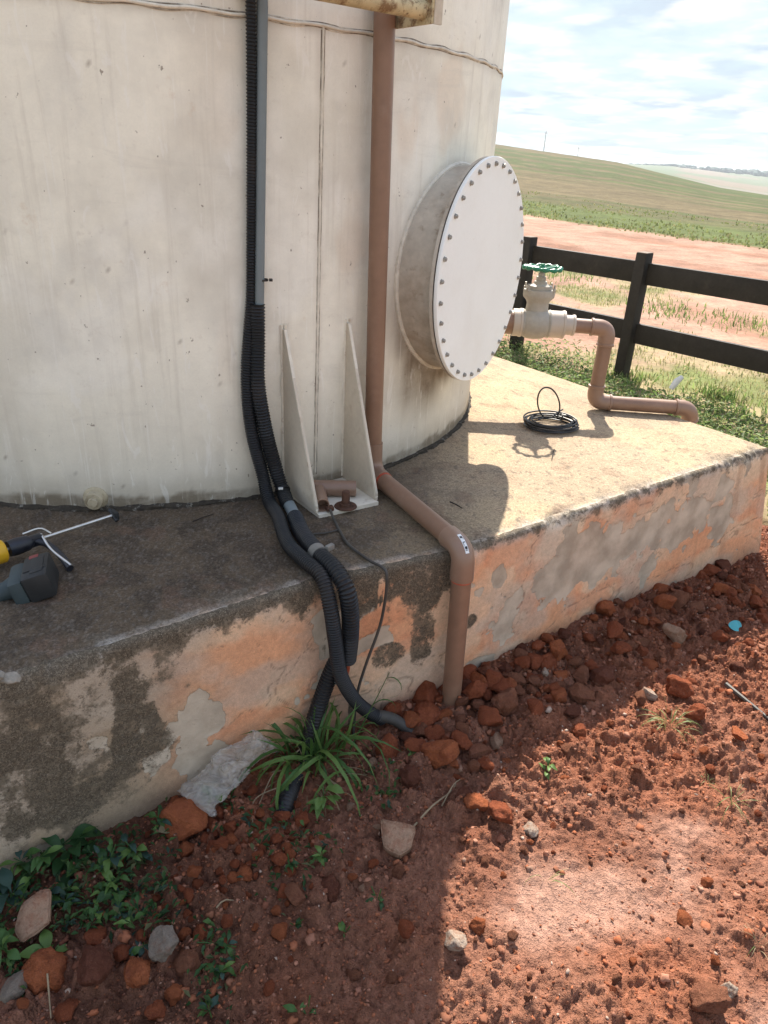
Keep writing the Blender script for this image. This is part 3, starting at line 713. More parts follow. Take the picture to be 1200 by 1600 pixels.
wall['label'] = 'front faces with peeling orange paint and black mould'
stop = grid_mesh('slab_top', PP[KW:], 'slab_top', allc[KW:], parent=plinth)
# right end face (turned away from the camera) and left end face
for nm, col in (('end_wall', -1), ('end_wall', 0)):
    e = PP[KW:, col]; zb = np.linspace(-0.22, 1, 14)
    G = np.zeros((14, len(e), 3))
    for k in range(14):
        G[k, :, 2] = -0.22 + (e[:, 2] + 0.22) * k / 13
        sp_ = (0.21 * np.clip((0.5 - G[k, :, 2]) / 0.56, 0, 1.3) if col == -1 else 0 * e[:, 0])
        G[k, :, 0] = e[:, 0] + 0.8 * sp_; G[k, :, 1] = e[:, 1] + 0.6 * sp_
    cc = np.zeros(G.shape) + np.array([0.42, 0.30, 0.2])
    grid_mesh(nm, G, 'plaster', cc, parent=plinth, flip=(col == -1))
# mortar lumps squeezed out along the left rim
def lump(r, seed, sub=2, sq=(1, 1, 1)):
    bm = bmesh.new(); bmesh.ops.create_icosphere(bm, subdivisions=sub, radius=1.0)
    rg = random.Random(seed); ax = [Vector((rg.gauss(0, 1), rg.gauss(0, 1), rg.gauss(0, 1))).normalized() for _ in range(7)]
    am = [rg.uniform(-0.22, 0.22) for _ in range(7)]
    for v in bm.verts:
        d = v.co.normalized(); k = 1 + sum(a * math.sin(3 * d.dot(x) + i) for i, (a, x) in enumerate(zip(am, ax)))
        v.co = Vector((d.x * sq[0], d.y * sq[1], d.z * sq[2])) * r * k
    bm.verts.index_update(); V = [v.co.copy() for v in bm.verts]; F = [tuple(x.index for x in f.verts) for f in bm.faces]; bm.free()
    return V, F
for i, (u_, s_) in enumerate(((-0.06, 0.026), (0.012, 0.018), (0.050, 0.024), (0.100, 0.015), (-0.13, 0.024), (-0.22, 0.02))):
    x_, y_ = un(u_, float(n_front(u_)) - 0.008)
    V, F = lump(s_, 40 + i, 3, (1.3, 0.75, 0.60)); V = [v * (1 + 0.28 * mn.noise(v * 60) + 0.16 * mn.noise(v * 160)) for v in V]
    mb = MB(); R = Matrix.Rotation(0.64 + random.uniform(-.3, .3), 3, 'Z')
    mb.add([R @ v + Vector((x_, y_, 0.494)) for v in V], F); mb.build('mortar_lump', 'mortar', plinth)

# ------------------------------------------------------------------ tank
TC = np.array([-1.041, 3.334]); TR = 1.405; SEAM_Z = 1.783
def cyl(thd, r, z): return (TC[0] + r * math.cos(math.radians(thd)), TC[1] + r * math.sin(math.radians(thd)), z)
tank = empty('storage_tank', (TC[0], TC[1], SLAB_Z), 'large white cylindrical steel water tank standing on the concrete plinth', 'tank')
th_ = np.concatenate([np.arange(-112, 22, 0.38), np.arange(22, 248.1, 3.0)]); th_[-1] = 248.0
zz_ = np.concatenate([np.arange(0.49, 2.3, 0.0105), np.linspace(2.35, 4.4, 20)])
TH, ZZ = np.meshgrid(np.radians(th_), zz_)
sarc = TH * TR
dent = 0.0035 * (fbm(sarc * 1.6, ZZ * 1.3, 3, 200) - 0.5)
MH_TH = -0.4977; MH_Z = 1.145; NECK_R = 0.335; MH_L = 0.122; COV_R = 0.366
pc = np.zeros(TH.shape + (3,)) + np.array([0.862, 0.820, 0.700])
pc = mixc(pc, (0.73, 0.695, 0.60), ss(0.42, 0.60, fbm(sarc * 2.6, ZZ * 2.4, 6, 201)) * 0.8)
pc = mixc(pc, (0.885, 0.855, 0.765), ss(0.48, 0.64, fbm(sarc * 4 + 5, ZZ * 4, 6, 202)) * 0.6)
pc = mixc(pc, (0.62, 0.56, 0.45), ss(0.54, 0.75, fbm(sarc * 26, ZZ * 1.3, 4, 203)) * 0.5 * (0.15 + 0.85 * ss(0.9, 0.5, ZZ)))
pc = mixc(pc, (0.70, 0.56, 0.42), ss(0.60, 0.74, fbm(sarc * 5, ZZ * 3, 4, 204)) * 0.4 * ss(-1.3, -1.0, TH))
pc = mixc(pc, (0.60, 0.58, 0.53), ss(0.56, 0.80, fbm(sarc * 9, ZZ * 5, 5, 207)) * 0.35)
pc = mixc(pc, (0.58, 0.53, 0.44), ss(1.0, 0.5, ZZ) * 0.6)
hseam = np.abs(ZZ - SEAM_Z); vseam = np.abs((TH - math.radians(-54.6)) * TR)
pc = mixc(pc, (0.35, 0.31, 0.27), ss(0.03, 0.0, np.where(ZZ < SEAM_Z, hseam, hseam * 2.5)) * 0.45 * (0.4 + fbm(sarc * 14, ZZ * 4, 3, 205)))
pc = mixc(pc, (0.50, 0.44, 0.36), ss(0.022, 0.0, vseam) * 0.4 * (ZZ < SEAM_Z) * (0.3 + fbm(sarc * 10, ZZ * 9, 3, 206)))
rag = 0.018 + 0.030 * fbm(sarc * 12, ZZ * 0 + 2, 4, 208) + 0.015 * fbm(sarc * 60, ZZ * 9, 2, 209)
pc = mixc(pc, (0.055, 0.045, 0.033), ss(rag + 0.006, rag - 0.008, ZZ - 0.5) * 0.92)
pc = mixc(pc, (0.36, 0.29, 0.20), ss(rag + 0.09, rag, ZZ - 0.5) * 0.45)
ms = (TH - MH_TH) * TR; mz = ZZ - MH_Z; mr_ = np.hypot(ms, mz)
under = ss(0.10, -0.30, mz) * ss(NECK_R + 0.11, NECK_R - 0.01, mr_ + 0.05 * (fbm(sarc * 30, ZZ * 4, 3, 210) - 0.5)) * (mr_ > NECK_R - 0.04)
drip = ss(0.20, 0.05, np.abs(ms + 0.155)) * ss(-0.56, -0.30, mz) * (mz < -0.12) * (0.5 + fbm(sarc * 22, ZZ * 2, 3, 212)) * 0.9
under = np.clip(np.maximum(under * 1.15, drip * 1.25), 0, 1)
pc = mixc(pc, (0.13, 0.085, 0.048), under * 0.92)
pc = mixc(pc, (0.40, 0.36, 0.31), ss(NECK_R + 0.035, NECK_R, mr_) * 0.45)
for gth in (-59.2, -50.25):
    gd = np.abs((TH - math.radians(gth)) * TR)
    pc = mixc(pc, (0.22, 0.17, 0.12), ss(0.02, 0.004, gd) * (ZZ < 1.04) * ss(0.48, 0.66, fbm(sarc * 20, ZZ * 14, 3, 213)) * 0.7)
spk = fbm(sarc * 55, ZZ * 55, 2, 214)
spc = worley(sarc * 11, ZZ * 11, 216)
pc = mixc(pc, (0.20, 0.15, 0.11), ss(0.060, 0.035, spc[0]) * (spc[1] > 0.90) * 0.6)
TP = np.stack([TC[0] + (TR + dent) * np.cos(TH), TC[1] + (TR + dent) * np.sin(TH), ZZ], -1)
grid_mesh('shell', TP, 'tank_paint', pc, parent=tank)
MB().lathe([(TR + 0.03, 4.39), (TR + 0.03, 4.42), (0.0, 4.78)], (TC[0], TC[1], 0), n=64).build('roof', 'white_plate', tank)
def bead(path, w, seed):
    P, q = spline(path, 0.006)
    rr = w * (0.85 + 0.30 * fbm(q * 60, q * 0 + seed, 3, 300 + seed))
    return P, rr
P, rr = bead([cyl(a, TR + 0.001, SEAM_Z + 0.002 * math.sin(a)) for a in np.arange(-112, 10, 2.0)], 0.0042, 1)
MB().tube(P, rr, 8).build('weld_seam', 'weld', tank)
for dz_ in (0.0050, -0.0054):
    P2, q2_ = spline([cyl(a, TR + 0.0004, SEAM_Z + dz_ + 0.002 * math.sin(a) + 0.0012 * math.sin(a * 3.1 + dz_ * 900)) for a in np.arange(-112, 10, 1.5)], 0.012)
    MB().tube(P2, 0.0016 * (0.4 + 1.2 * fbm(q2_ * 20, q2_ * 0 + dz_ * 1000, 3, 350)), 6).build('seam_crack', 'seam_crack', tank)
P, rr = bead([cyl(-54.27 - 0.0065 * k, TR + 0.0005, 1.783 - k * 0.0128) for k in range(0, 100, 6)], 0.0036, 2)
MB().tube(P, rr, 8).build('weld_seam', 'weld', tank)
for dd_ in (0.20, -0.21):
    P2, q2_ = spline([cyl(-54.27 - 0.0065 * k + dd_ + 0.02 * math.sin(k * 0.9), TR + 0.0003, 1.775 - k * 0.0128) for k in range(0, 98, 4)], 0.012)
    MB().tube(P2, 0.0013 * (0.2 + 1.4 * fbm(q2_ * 24, q2_ * 0 + dd_ * 50, 3, 360)), 6).build('seam_crack', 'seam_crack', tank)
# lumpy sealant and dirt in the joint with the plinth
mb = MB(); V = []; F = []
aa = np.arange(-112, 20, 0.5); K = 7
for i, a in enumerate(aa):
    for k in range(K):
        f = k / (K - 1); nz = float(fbm(np.array([a * 0.9]), np.array([k * 0.4]), 3, 330)[0])
        V.append(cyl(a, TR - 0.004 + (0.003 + 0.011 * nz) * 2 * math.sin(f * math.pi / 2 + 0.05), 0.497 + (0.007 + 0.013 * nz) * math.cos(f * math.pi / 2)))
for i in range(len(aa) - 1):
    for k in range(K - 1): F.append((i * K + k, (i + 1) * K + k, (i + 1) * K + k + 1, i * K + k + 1))
mb.add(V, F); mb.build('base_sealant', 'mould', tank)
# manhole
mhd = Vector((math.cos(MH_TH), math.sin(MH_TH), 0)); mho = Vector((TC[0], TC[1], MH_Z)); mtan = Vector((-mhd.y, mhd.x, 0))
fl = TR + MH_L
MB().lathe([(NECK_R, TR - 0.09), (NECK_R, fl - 0.026)], mho, mhd, 96).build('manhole_neck', 'neck_steel', tank)
pth = []
for k in range(97):
    a = 2 * math.pi * k / 96; tt = NECK_R * math.cos(a); zt = NECK_R * math.sin(a)
    rad = math.sqrt(TR * TR - tt * tt)
    pth.append(mho + mhd * (rad + 0.003) + mtan * tt * 1.006 + Vector((0, 0, zt * 1.006)))
P, rr = bead(pth, 0.008, 3)
MB().tube(P, rr, 8).build('weld_ring', 'weld', tank)
MB().lathe([(NECK_R, fl - 0.028), (COV_R - 0.002, fl - 0.028), (COV_R - 0.002, fl - 0.017), (NECK_R, fl - 0.017)], mho, mhd, 96).build('manhole_flange', 'neck_steel', tank)
MB().lathe([(0.1, fl - 0.0165), (COV_R - 0.004, fl - 0.0165), (COV_R - 0.004, fl - 0.0125), (0.1, fl - 0.0125)], mho, mhd, 96).build('gasket', 'gasket', tank)
cover = MB().lathe([(0.0, fl - 0.012), (COV_R - 0.001, fl - 0.012), (COV_R, fl - 0.010), (COV_R, fl - 0.002), (COV_R - 0.0015, fl), (0.0, fl)], mho, mhd, 128).build('manhole_cover', 'white_plate', tank)
cover['label'] = 'round white bolted manhole cover plate'
bmb = MB()
bmb.lathe([(0.0088, 0), (0.0088, 0.0012), (0.0068, 0.0014), (0.0068, 0.0075), (0.006, 0.0082), (0.0036, 0.0083), (0.0036, 0.0098), (0.0, 0.010)], (0, 0, 0), (0, 0, 1), 6)
b0 = bmb.build('bolt', 'bolt_steel', None)
qn = Vector((0, 0, 1)).rotation_difference(mhd)
cl = wloc(cover)
for k in range(33):
    o = b0 if k == 0 else b0.copy()
    if k: COL.objects.link(o)
    a = 2 * math.pi * (k + 0.3) / 33
    o.parent = cover
    o.location = mho + mhd * (fl - 0.0002) + mtan * (0.3445 * math.cos(a)) + Vector((0, 0, 0.3445 * math.sin(a))) - cl
    o.rotation_mode = 'QUATERNION'
    o.rotation_quaternion = qn @ Matrix.Rotation(random.uniform(0, 1), 3, 'Z').to_quaternion()
# anchor bracket: two gusset plates and a base plate
def plate(pts, thick, nrm):
    n = Vector(nrm).normalized() * thick / 2; K = len(pts); V = [Vector(p) + n for p in pts] + [Vector(p) - n for p in pts]
    F = [tuple(range(K)), tuple(range(2 * K - 1, K - 1, -1))] + [(k, K + k, K + (k + 1) % K, (k + 1) % K) for k in range(K)]
    return V, F
brk = {}
for nm, thd, ztop, tip in (('l', -59.25, 1.028, (-0.203, 1.967)), ('r', -50.3, 1.030, (-0.026, 2.084))):
    inn = Vector(cyl(thd, TR - 0.004, 0.0)); tipv = Vector((tip[0], tip[1], 0)); dr_ = (tipv - inn).normalized(); nr = Vector((-dr_.y, dr_.x, 0))
    pts = [inn + Vector((0, 0, 0.513)), tipv + Vector((0, 0, 0.513)), tipv + Vector((0, 0, 0.535)), inn + dr_ * 0.016 + Vector((0, 0, ztop)), inn + Vector((0, 0, ztop))]
    V, F = plate(pts, 0.0085, nr)
    gs = MB().add(V, F).build('gusset_plate', 'cream_steel', tank, smooth=False)
    gs['label'] = 'tall triangular cream gusset plate welded to the tank foot'
    # bright worn front edge strip
    e0 = tipv + Vector((0, 0, 0.522)); e1 = inn + dr_ * 0.016 + Vector((0, 0, ztop))
    ed = (e1 - e0).normalized(); en = ed.cross(nr).normalized()
    if en.dot(dr_) < 0: en = -en
    w = nr * 0.0046
    V = [e0 + en * 0.0012 - w, e0 + en * 0.0012 + w, e1 + en * 0.0012 + w, e1 + en * 0.0012 - w, e0 - en * 0.002 - w, e0 - en * 0.002 + w, e1 - en * 0.002 + w, e1 - en * 0.002 - w]
    MB().add(V, [(0, 1, 2, 3), (4, 7, 6, 5), (0, 4, 5, 1), (1, 5, 6, 2), (2, 6, 7, 3), (3, 7, 4, 0)]).build('cut_edge', 'cream_edge', gs, smooth=False)
    for sgn in (-1, 1):
        P, rr = bead([inn + dr_ * 0.004 + nr * sgn * 0.0065 + Vector((0, 0, z)) for z in np.linspace(0.52, ztop + 0.012, 12)], 0.0042, 5 + sgn)
        MB().tube(P, rr, 7).build('weld_bead', 'cream_edge', gs)
    brk[nm] = (inn, tipv, dr_)
il, tl_, dl = brk['l']; ir, tr_, drr = brk['r']
V, F = plate([il + Vector((0, 0, 0.506)), tl_ + dl * 0.012 + Vector((0, 0, 0.506)), tr_ + drr * 0.012 + Vector((0, 0, 0.506)), ir + Vector((0, 0, 0.506))], 0.012, (0, 0, 1))
bp_ = MB().add(V, F).build('base_plate', 'cream_edge', tank, smooth=False)
hc = Vector((at_z(540, 790, 0.515)[0], at_z(540, 790, 0.515)[1], 0.5125))
MB().lathe([(0.0, 0.0), (0.036, 0.0), (0.034, 0.003), (0.020, 0.004), (0.019, 0.012), (0.0, 0.012)], hc, (0, 0, 1), 24).build('rusty_washer', 'rust', bp_)
MB().lathe([(0.0125, 0.0), (0.0125, 0.048), (0.011, 0.051), (0.0, 0.052)], hc, (0, 0, 1), 16).build('anchor_rod', 'rust', bp_)
# drain plug low on the shell
a_ = -82.7; dv = Vector((math.cos(math.radians(a_)), math.sin(math.radians(a_)), 0)); po = Vector(cyl(a_, TR - 0.01, 0.538))
dp = MB().lathe([(0.0, 0), (0.036, 0.0), (0.036, 0.012), (0.033, 0.015), (0.027, 0.016), (0.027, 0.036), (0.0245, 0.040), (0.0, 0.040)], po, dv, 28).build('drain_plug', 'plug_cream', tank)
MB().lathe([(0.015, 0.0402), (0.015, 0.049), (0.0135, 0.051), (0.0, 0.0512)], po, dv, 8).build('plug_head', 'plug_cream', dp)
# ladder foot bracket hanging at the top of the frame
b1 = Vector(at_z(486, 0, 1.803)) + Vector((0, 0, 0.022)); b2 = Vector(at_z(662, 33, 1.803)) + Vector((0, 0, 0.022))
print('bracket', b1, b2); bd = (b2 - b1).normalized(); bn = Vector((-bd.y, bd.x, 0))
lb = MB().tube([b1 - bd * 0.12, b2 - bd * 0.004], 0.021, 20).build('bracket_tube', 'rust_yellow', tank)
lb['label'] = 'rusty cream tube of the ladder bracket above the brown pipe'
V, F = plate([b2 + bn * -0.035 + Vector((0, 0, -0.030)), b2 + bn * 0.20 + Vector((0, 0, -0.030)), b2 + bn * 0.20 + Vector((0, 0, 0.06)), b2 + bn * -0.035 + Vector((0, 0, 0.06))], 0.007, bd)
MB().add(V, F).build('bracket_plate', 'rust_yellow', tank, smooth=False)
V, F = plate([b2 + bn * -0.035 + bd * 0.003 + Vector((0, 0, 0.06)), b2 + bn * -0.035 + bd * 0.003 + Vector((0, 0, -0.030)), b2 + bn * -0.035 + bd * 0.028 + Vector((0, 0, -0.030)), b2 + bn * -0.035 + bd * 0.028 + Vector((0, 0, 0.06))], 0.006, bn)
MB().add(V, F).build('bracket_plate', 'cream_steel', tank, smooth=False)
V, F = plate([b1 - bd * 0.10 + bn * 0.02, b1 - bd * 0.10 + bn * 0.26, b1 - bd * 0.10 + bn * 0.26 + Vector((0, 0, 0.05)), b1 - bd * 0.10 + bn * 0.02 + Vector((0, 0, 0.05))], 0.008, bd)
MB().add(V, F).build('bracket_plate', 'rust_yellow', tank, smooth=False)

# ------------------------------------------------------------------ brown down pipe
def elbow_path(a, c, b, r, n=10):
    """rounded corner a-c-b"""
    a, c, b = Vector(a), Vector(c), Vector(b); d1 = (a - c).normalized(); d2 = (b - c).normalized()
    p1 = c + d1 * r; p2 = c + d2 * r; out = []
    for k in range(n + 1):
        t = k / n; out.append((1 - t) ** 2 * p1 + 2 * t * (1 - t) * c + t * t * p2)
    return out, p1, p2
PR = 0.0288
dpipe = empty('down_pipe', (-0.055, 2.262, 0.5), 'long brown PVC pipe running down the tank, across the slab and into the soil', 'pipe')
A0 = Vector((-0.078, 2.244, 2.5)); A1 = Vector((-0.047, 2.264, 0.5335)); A2 = Vector((0.226, 1.752, 0.5345)); A3 = Vector((0.2385, 1.735, -0.14))
A0b = A1 + (A0 - A1)
MB().tube([A0, A1 + (A0 - A1).normalized() * 0.10], PR, 28).build('pipe', 'brown_pvc', dpipe)
e, p1, p2 = elbow_path(A0, A1, A2, 0.055)
MB().tube([p1 + (A0 - A1).normalized() * 0.05] + e + [p2 + (A2 - A1).normalized() * 0.03], PR + 0.0035, 28).build('elbow', 'brown_pvc_fitting', dpipe)
d12 = (A2 - A1).normalized(); d23 = (A3 - A2).normalized()
MB().tube([A1 + d12 * 0.08, A2 - d12 * 0.075], PR, 28).build('pipe', 'brown_pvc', dpipe)
e, p1, p2 = elbow_path(A1, A2, A3, 0.050, 12)
eb = MB().tube([p1 - d12 * 0.034, p1 - d12 * 0.033, p1 - d12 * 0.03] + e + [p2 + d23 * 0.040, p2 + d23 * 0.043, p2 + d23 * 0.044], [PR + 0.001, PR + 0.0045, PR + 0.005] + [PR + 0.0042] * 13 + [PR + 0.005, PR + 0.0045, PR + 0.001], 32).build('elbow', 'brown_pvc_fitting', dpipe)
MB().tube([A2 + d23 * 0.092, A3], PR, 28).build('pipe', 'brown_pvc', dpipe)
MB().tube([A2 + d23 * 0.0945, A2 + d23 * 0.0985], PR + 0.0009, 28).build('primer_ring', 'red_primer', dpipe)
MB().tube([A1 + d12 * 0.0855, A1 + d12 * 0.095], PR + 0.0009, 28).build('primer_ring', 'red_primer', dpipe)
# small printed sticker curved on the outside of the elbow
side = Vector((d12.y, -d12.x, 0)).normalized()
def on_elbow(s, w):
    """s along the bend (0..1), w across the outside of the elbow in radians"""
    k = s * 12; i = min(int(k), 11); c = e[i].lerp(e[i + 1], k - i); tt = (e[i + 1] - e[i]).normalized()
    outv = (d12 - d23).normalized(); outv = (outv - tt * outv.dot(tt)).normalized(); sv = tt.cross(outv)
    return c + (outv * math.cos(w) + sv * math.sin(w)) * (PR + 0.0048)
V = []; F = []
s0, s1, w0, w1 = 0.16, 0.62, -0.12, 0.22
for i in range(7):
    for k in range(5): V.append(on_elbow(s0 + (s1 - s0) * i / 6, w0 + (w1 - w0) * k / 4))
for i in range(6):
    for k in range(4): F.append((i * 5 + k, i * 5 + k + 1, (i + 1) * 5 + k + 1, (i + 1) * 5 + k))
stk = MB().add(V, F).build('sticker', 'sticker', eb)
cen = e[6]
for (sa, sb, wa, wb) in ((0.22, 0.26, -0.06, 0.16), (0.22, 0.33, -0.06, -0.02), (0.36, 0.40, -0.06, 0.16), (0.36, 0.45, 0.12, 0.16), (0.49, 0.52, -0.06, 0.16), (0.49, 0.57, 0.03, 0.07), (0.555, 0.58, -0.06, 0.16)):
    q = [on_elbow(sa, wa), on_elbow(sb, wa), on_elbow(sb, wb), on_elbow(sa, wb)]
    q = [c + (c - cen).normalized() * 0.0005 for c in q]
    MB().add(q, [(0, 1, 2, 3)]).build('print_mark', 'ink', stk)

# ------------------------------------------------------------------ loose brown fitting on the base plate
lf = empty('pvc_fitting', (-0.15, 2.07, 0.512), 'short brown PVC tee lying between the two gusset plates', 'pipe fitting')
q1 = Vector(at_z(487, 762, 0.538)); q2 = Vector(at_z(556, 763, 0.538))
def hollow(mb, p, q, r, t, n=24):
    p, q = Vector(p), Vector(q); a = (q - p); L = a.length
    mb.lathe([(r - t, 0.002), (r, 0.0), (r, L), (r - t, L), (r - t, L - 0.04), (0.0, L - 0.041)], p, a, n); return mb
hollow(MB(), q1, q2, 0.0255, 0.003).build('run', 'brown_pvc_fitting', lf)
qd = (q2 - q1).normalized(); q3 = q1 + qd * 0.020; q4 = Vector(at_z(504, 790, 0.534))
hollow(MB(), q3, q4, 0.021, 0.0025).build('branch', 'brown_pvc_fitting', lf)

# ------------------------------------------------------------------ conduits
def corrugated(pts, r, pitch=0.0085, depth=0.0024, n=18, rfun=None):
    P, q = spline(pts, pitch / 5)
    base = np.array([r if rfun is None else rfun(t) for t in q / q[-1]])
    w = np.cos(q / pitch * 2 * np.pi)
    rr = base + depth * np.clip(w * 1.6, -1, 1) * 0.5 - depth * 0.5
    return P, rr
CK = [cyl(-62.35, TR + 0.024, 2.5), cyl(-62.46, TR + 0.024, 1.80), cyl(-63.3, TR + 0.022, 1.18), cyl(-63.6, TR + 0.020, 1.05), cyl(-64.1, TR + 0.024, 0.88), cyl(-63.9, TR + 0.034, 0.74), cyl(-62.9, TR + 0.05, 0.60),
      (-0.352, 1.985, 0.538), (-0.312, 1.905, 0.527), (-0.262, 1.75, 0.527), (-0.205, 1.655, 0.530), (-0.150, 1.588, 0.520), (-0.124, 1.552, 0.455), (-0.110, 1.548, 0.36), (-0.093, 1.553, 0.24), (-0.055, 1.585, 0.13), (-0.012, 1.62, 0.055), (0.03, 1.64, 0.012)]
cA = empty('black_conduit', (-0.35, 1.98, 0.5), 'thinner black corrugated conduit down the tank and over the plinth edge into the soil', 'conduit', 'black conduits on the plinth')
P, rr = corrugated(CK, 0.024, 0.0078, 0.0028, rfun=lambda t: 0.0135 + 0.0068 * float(ss(0.44, 0.52, np.array(t))))
MB().tube(P, rr, 18).build('corrugated_hose', 'black_conduit', cA)
P, q = spline([(0.012, 1.632, 0.030), (0.04, 1.640, 0.022), (0.075, 1.634, 0.012), (0.118, 1.615, -0.012)], 0.01)
MB().tube(P, [0.0185 - 0.003 * k / len(P) for k in range(len(P))], 16).build('sleeve', 'grey_cable', cA)
cG = MB().tube([cyl(-61.2, TR + 0.024, 2.5), cyl(-61.33, TR + 0.024, 1.80), cyl(-62.55, TR + 0.026, 1.06)], 0.0138, 20).build('grey_conduit', 'grey_conduit', None, loc=cyl(-62.5, TR + 0.02, 1.0))
tag(cG, 'smooth grey PVC conduit running up the tank beside the black hose', 'conduit')
CB = [cyl(-62.75, TR + 0.030, 1.108), cyl(-62.85, TR + 0.032, 1.0), cyl(-63.1, TR + 0.045, 0.88), cyl(-62.4, TR + 0.052, 0.74), cyl(-61.4, TR + 0.058, 0.62), (-0.318, 2.035, 0.555), (-0.292, 1.975, 0.532)]
cB = empty('black_conduit', (-0.30, 2.0, 0.5), 'thicker black corrugated conduit sleeve hanging from the grey conduit', 'conduit', 'black conduits on the plinth')
P, rr = corrugated(CB, 0.0222, 0.0090, 0.0032)
MB().tube(P, rr, 20).build('corrugated_hose', 'black_conduit', cB)
P, q = spline([(-0.292, 1.985, 0.532), (-0.268, 1.925, 0.528), (-0.25, 1.885, 0.527)], 0.006)
MB().tube(P, 0.0178, 18).build('inner_tube', 'grey_conduit', cB)
CCp = [(-0.262, 1.905, 0.528), (-0.225, 1.80, 0.529), (-0.170, 1.69, 0.531), (-0.118, 1.612, 0.530), (-0.086, 1.575, 0.498), (-0.074, 1.572, 0.43), (-0.072, 1.578, 0.35), (-0.077, 1.585, 0.262)]
cC = empty('black_conduit', (-0.25, 1.88, 0.5), 'stout black corrugated conduit bent over the plinth edge, ending open above the soil', 'conduit', 'black conduits on the plinth')
P, rr = corrugated(CCp, 0.0240, 0.0094, 0.0036)
MB().tube(P, rr, 20).build('corrugated_hose', 'black_conduit', cC)
P, q = spline([(-0.077, 1.584, 0.27), (-0.078, 1.588, 0.235), (-0.084, 1.592, 0.20)], 0.006)
MB().tube(P, 0.0085, 12).build('wire', 'copper_wire', cC)
P, q = spline([(-0.095, 1.586, 0.272), (-0.104, 1.585, 0.235), (-0.116, 1.58, 0.19)], 0.006)
MB().tube(P, 0.0125, 12).build('inner_tube', 'grey_conduit', cC)
P, q = spline(CCp, 0.004); i0 = int(len(P) * 0.352)
MB().tube(P[i0:i0 + 8], 0.0250, 20).build('tape_band', 'duct_tape', cC)
MB().box(tuple(P[i0 + 8] + np.array([0.022, 0.016, 0.020])), (0.026, 0.013, 0.016), 0.9, bev=0.003).build('tape_end', 'duct_tape', cC)
CD = [(-0.098, 1.592, 0.275), (-0.122, 1.582, 0.22), (-0.158, 1.550, 0.10), (-0.185, 1.495, -0.005), (-0.205, 1.40, -0.02), (-0.214, 1.315, -0.012), (-0.222, 1.245, -0.075)]
cD = empty('black_conduit', (-0.2, 1.4, 0.0), 'lowest black corrugated conduit slanting through the grass tuft into the soil', 'conduit', 'black conduits on the plinth')
P, rr = corrugated(CD, 0.0232, 0.0094, 0.0034)
MB().tube(P, rr, 20).build('corrugated_hose', 'black_conduit', cD)
def tie(parent, c, r, axis, m, h=0.004):
    MB().lathe([(r, -h / 2), (r + 0.0016, -h / 2), (r + 0.0016, h / 2), (r, h / 2), (r, -h / 2)], c, axis, 28).build('cable_tie', m, parent)
tie(cG, cyl(-62.0, TR + 0.024, 1.172), 0.0145, (0, 0, 1), 'black_rubber', 0.005)
MB().box(cyl(-61.25, TR + 0.040, 1.1735), (0.009, 0.012, 0.007), 0.3, bev=0.001).build('tie_head', 'black_rubber', cG)
tie(cB, (-0.317, 2.032, 0.5535), 0.0226, (0.38, -0.72, -0.55), 'black_rubber', 0.005)
MB().box((-0.318, 2.004, 0.572), (0.014, 0.006, 0.006), 0.2, bev=0.001).build('tie_end', 'white_tie', cB)
gc = empty('earth_cable', (-0.14, 1.92, 0.5), 'thin grey cable from the base plate across the slab and down the plinth face', 'cable')
P, q = spline([(-0.166, 1.985, 0.522), (-0.150, 1.94, 0.512), (-0.128, 1.88, 0.506), (-0.094, 1.791, 0.507), (-0.03, 1.71, 0.506), (0.006, 1.671, 0.509), (0.017, 1.652, 0.494), (0.016, 1.655, 0.42), (0.004, 1.662, 0.32), (-0.03, 1.640, 0.20), (-0.05, 1.626, 0.10), (-0.055, 1.60, -0.03)], 0.008)
MB().tube(P, 0.0042, 10).build('cable_sheath', 'grey_cable', gc)
P, q = spline([(-0.128, 1.885, 0.506), (-0.16, 1.86, 0.506), (-0.205, 1.843, 0.507)], 0.008)
MB().tube(P, 0.0026, 8).build('wire_end', 'grey_cable', gc)
MB().box((-0.167, 1.988, 0.522), (0.024, 0.02, 0.014), 0.5, bev=0.003).build('clamp', 'rust', gc)

# ------------------------------------------------------------------ gate valve and outlet pipe
VY = 3.225; VZ = 0.868; VX = 0.615
gv = empty('gate_valve', (VX, VY, 0.5), 'cream painted gate valve with green handwheel beside the manhole', 'valve')
bm_ = MB()
bm_.lathe([(0.0, -0.062), (0.060, -0.062), (0.062, -0.058), (0.058, -0.05), (0.066, -0.035), (0.070, 0.0), (0.066, 0.035), (0.058, 0.05), (0.062, 0.058), (0.060, 0.062), (0.0, 0.062)], (VX, VY, VZ), (1, 0, 0), 10, 0.31)
bm_.build('body', 'valve_paint', gv)
bon = MB()
def oval(mb, z, rx, ry, n=28): return [(VX + rx * math.cos(2 * math.pi * k / n), VY + ry * math.sin(2 * math.pi * k / n), VZ + z) for k in range(n)]
def loft(mb, rings):
    n = len(rings[0]); V = [p for r in rings for p in r]
    F = [(i * n + k, i * n + (k + 1) % n, (i + 1) * n + (k + 1) % n, (i + 1) * n + k) for i in range(len(rings) - 1) for k in range(n)]
    F.append(tuple(range(n - 1, -1, -1))); F.append(tuple((len(rings) - 1) * n + k for k in range(n))); return mb.add(V, F)
loft(bon, [oval(bon, z, a, b) for z, a, b in ((0.02, 0.056, 0.045), (0.06, 0.049, 0.040), (0.085, 0.047, 0.038), (0.098, 0.052, 0.042), (0.112, 0.066, 0.052), (0.119, 0.068, 0.054), (0.140, 0.068, 0.054), (0.144, 0.066, 0.052))])
bon.build('neck', 'valve_paint', gv)
bon = MB()
loft(bon, [oval(bon, z, a, b) for z, a, b in ((0.1445, 0.052, 0.043), (0.160, 0.050, 0.042), (0.164, 0.038, 0.034), (0.168, 0.030, 0.028), (0.178, 0.026, 0.026))])
bon.build('bonnet', 'valve_paint', gv)
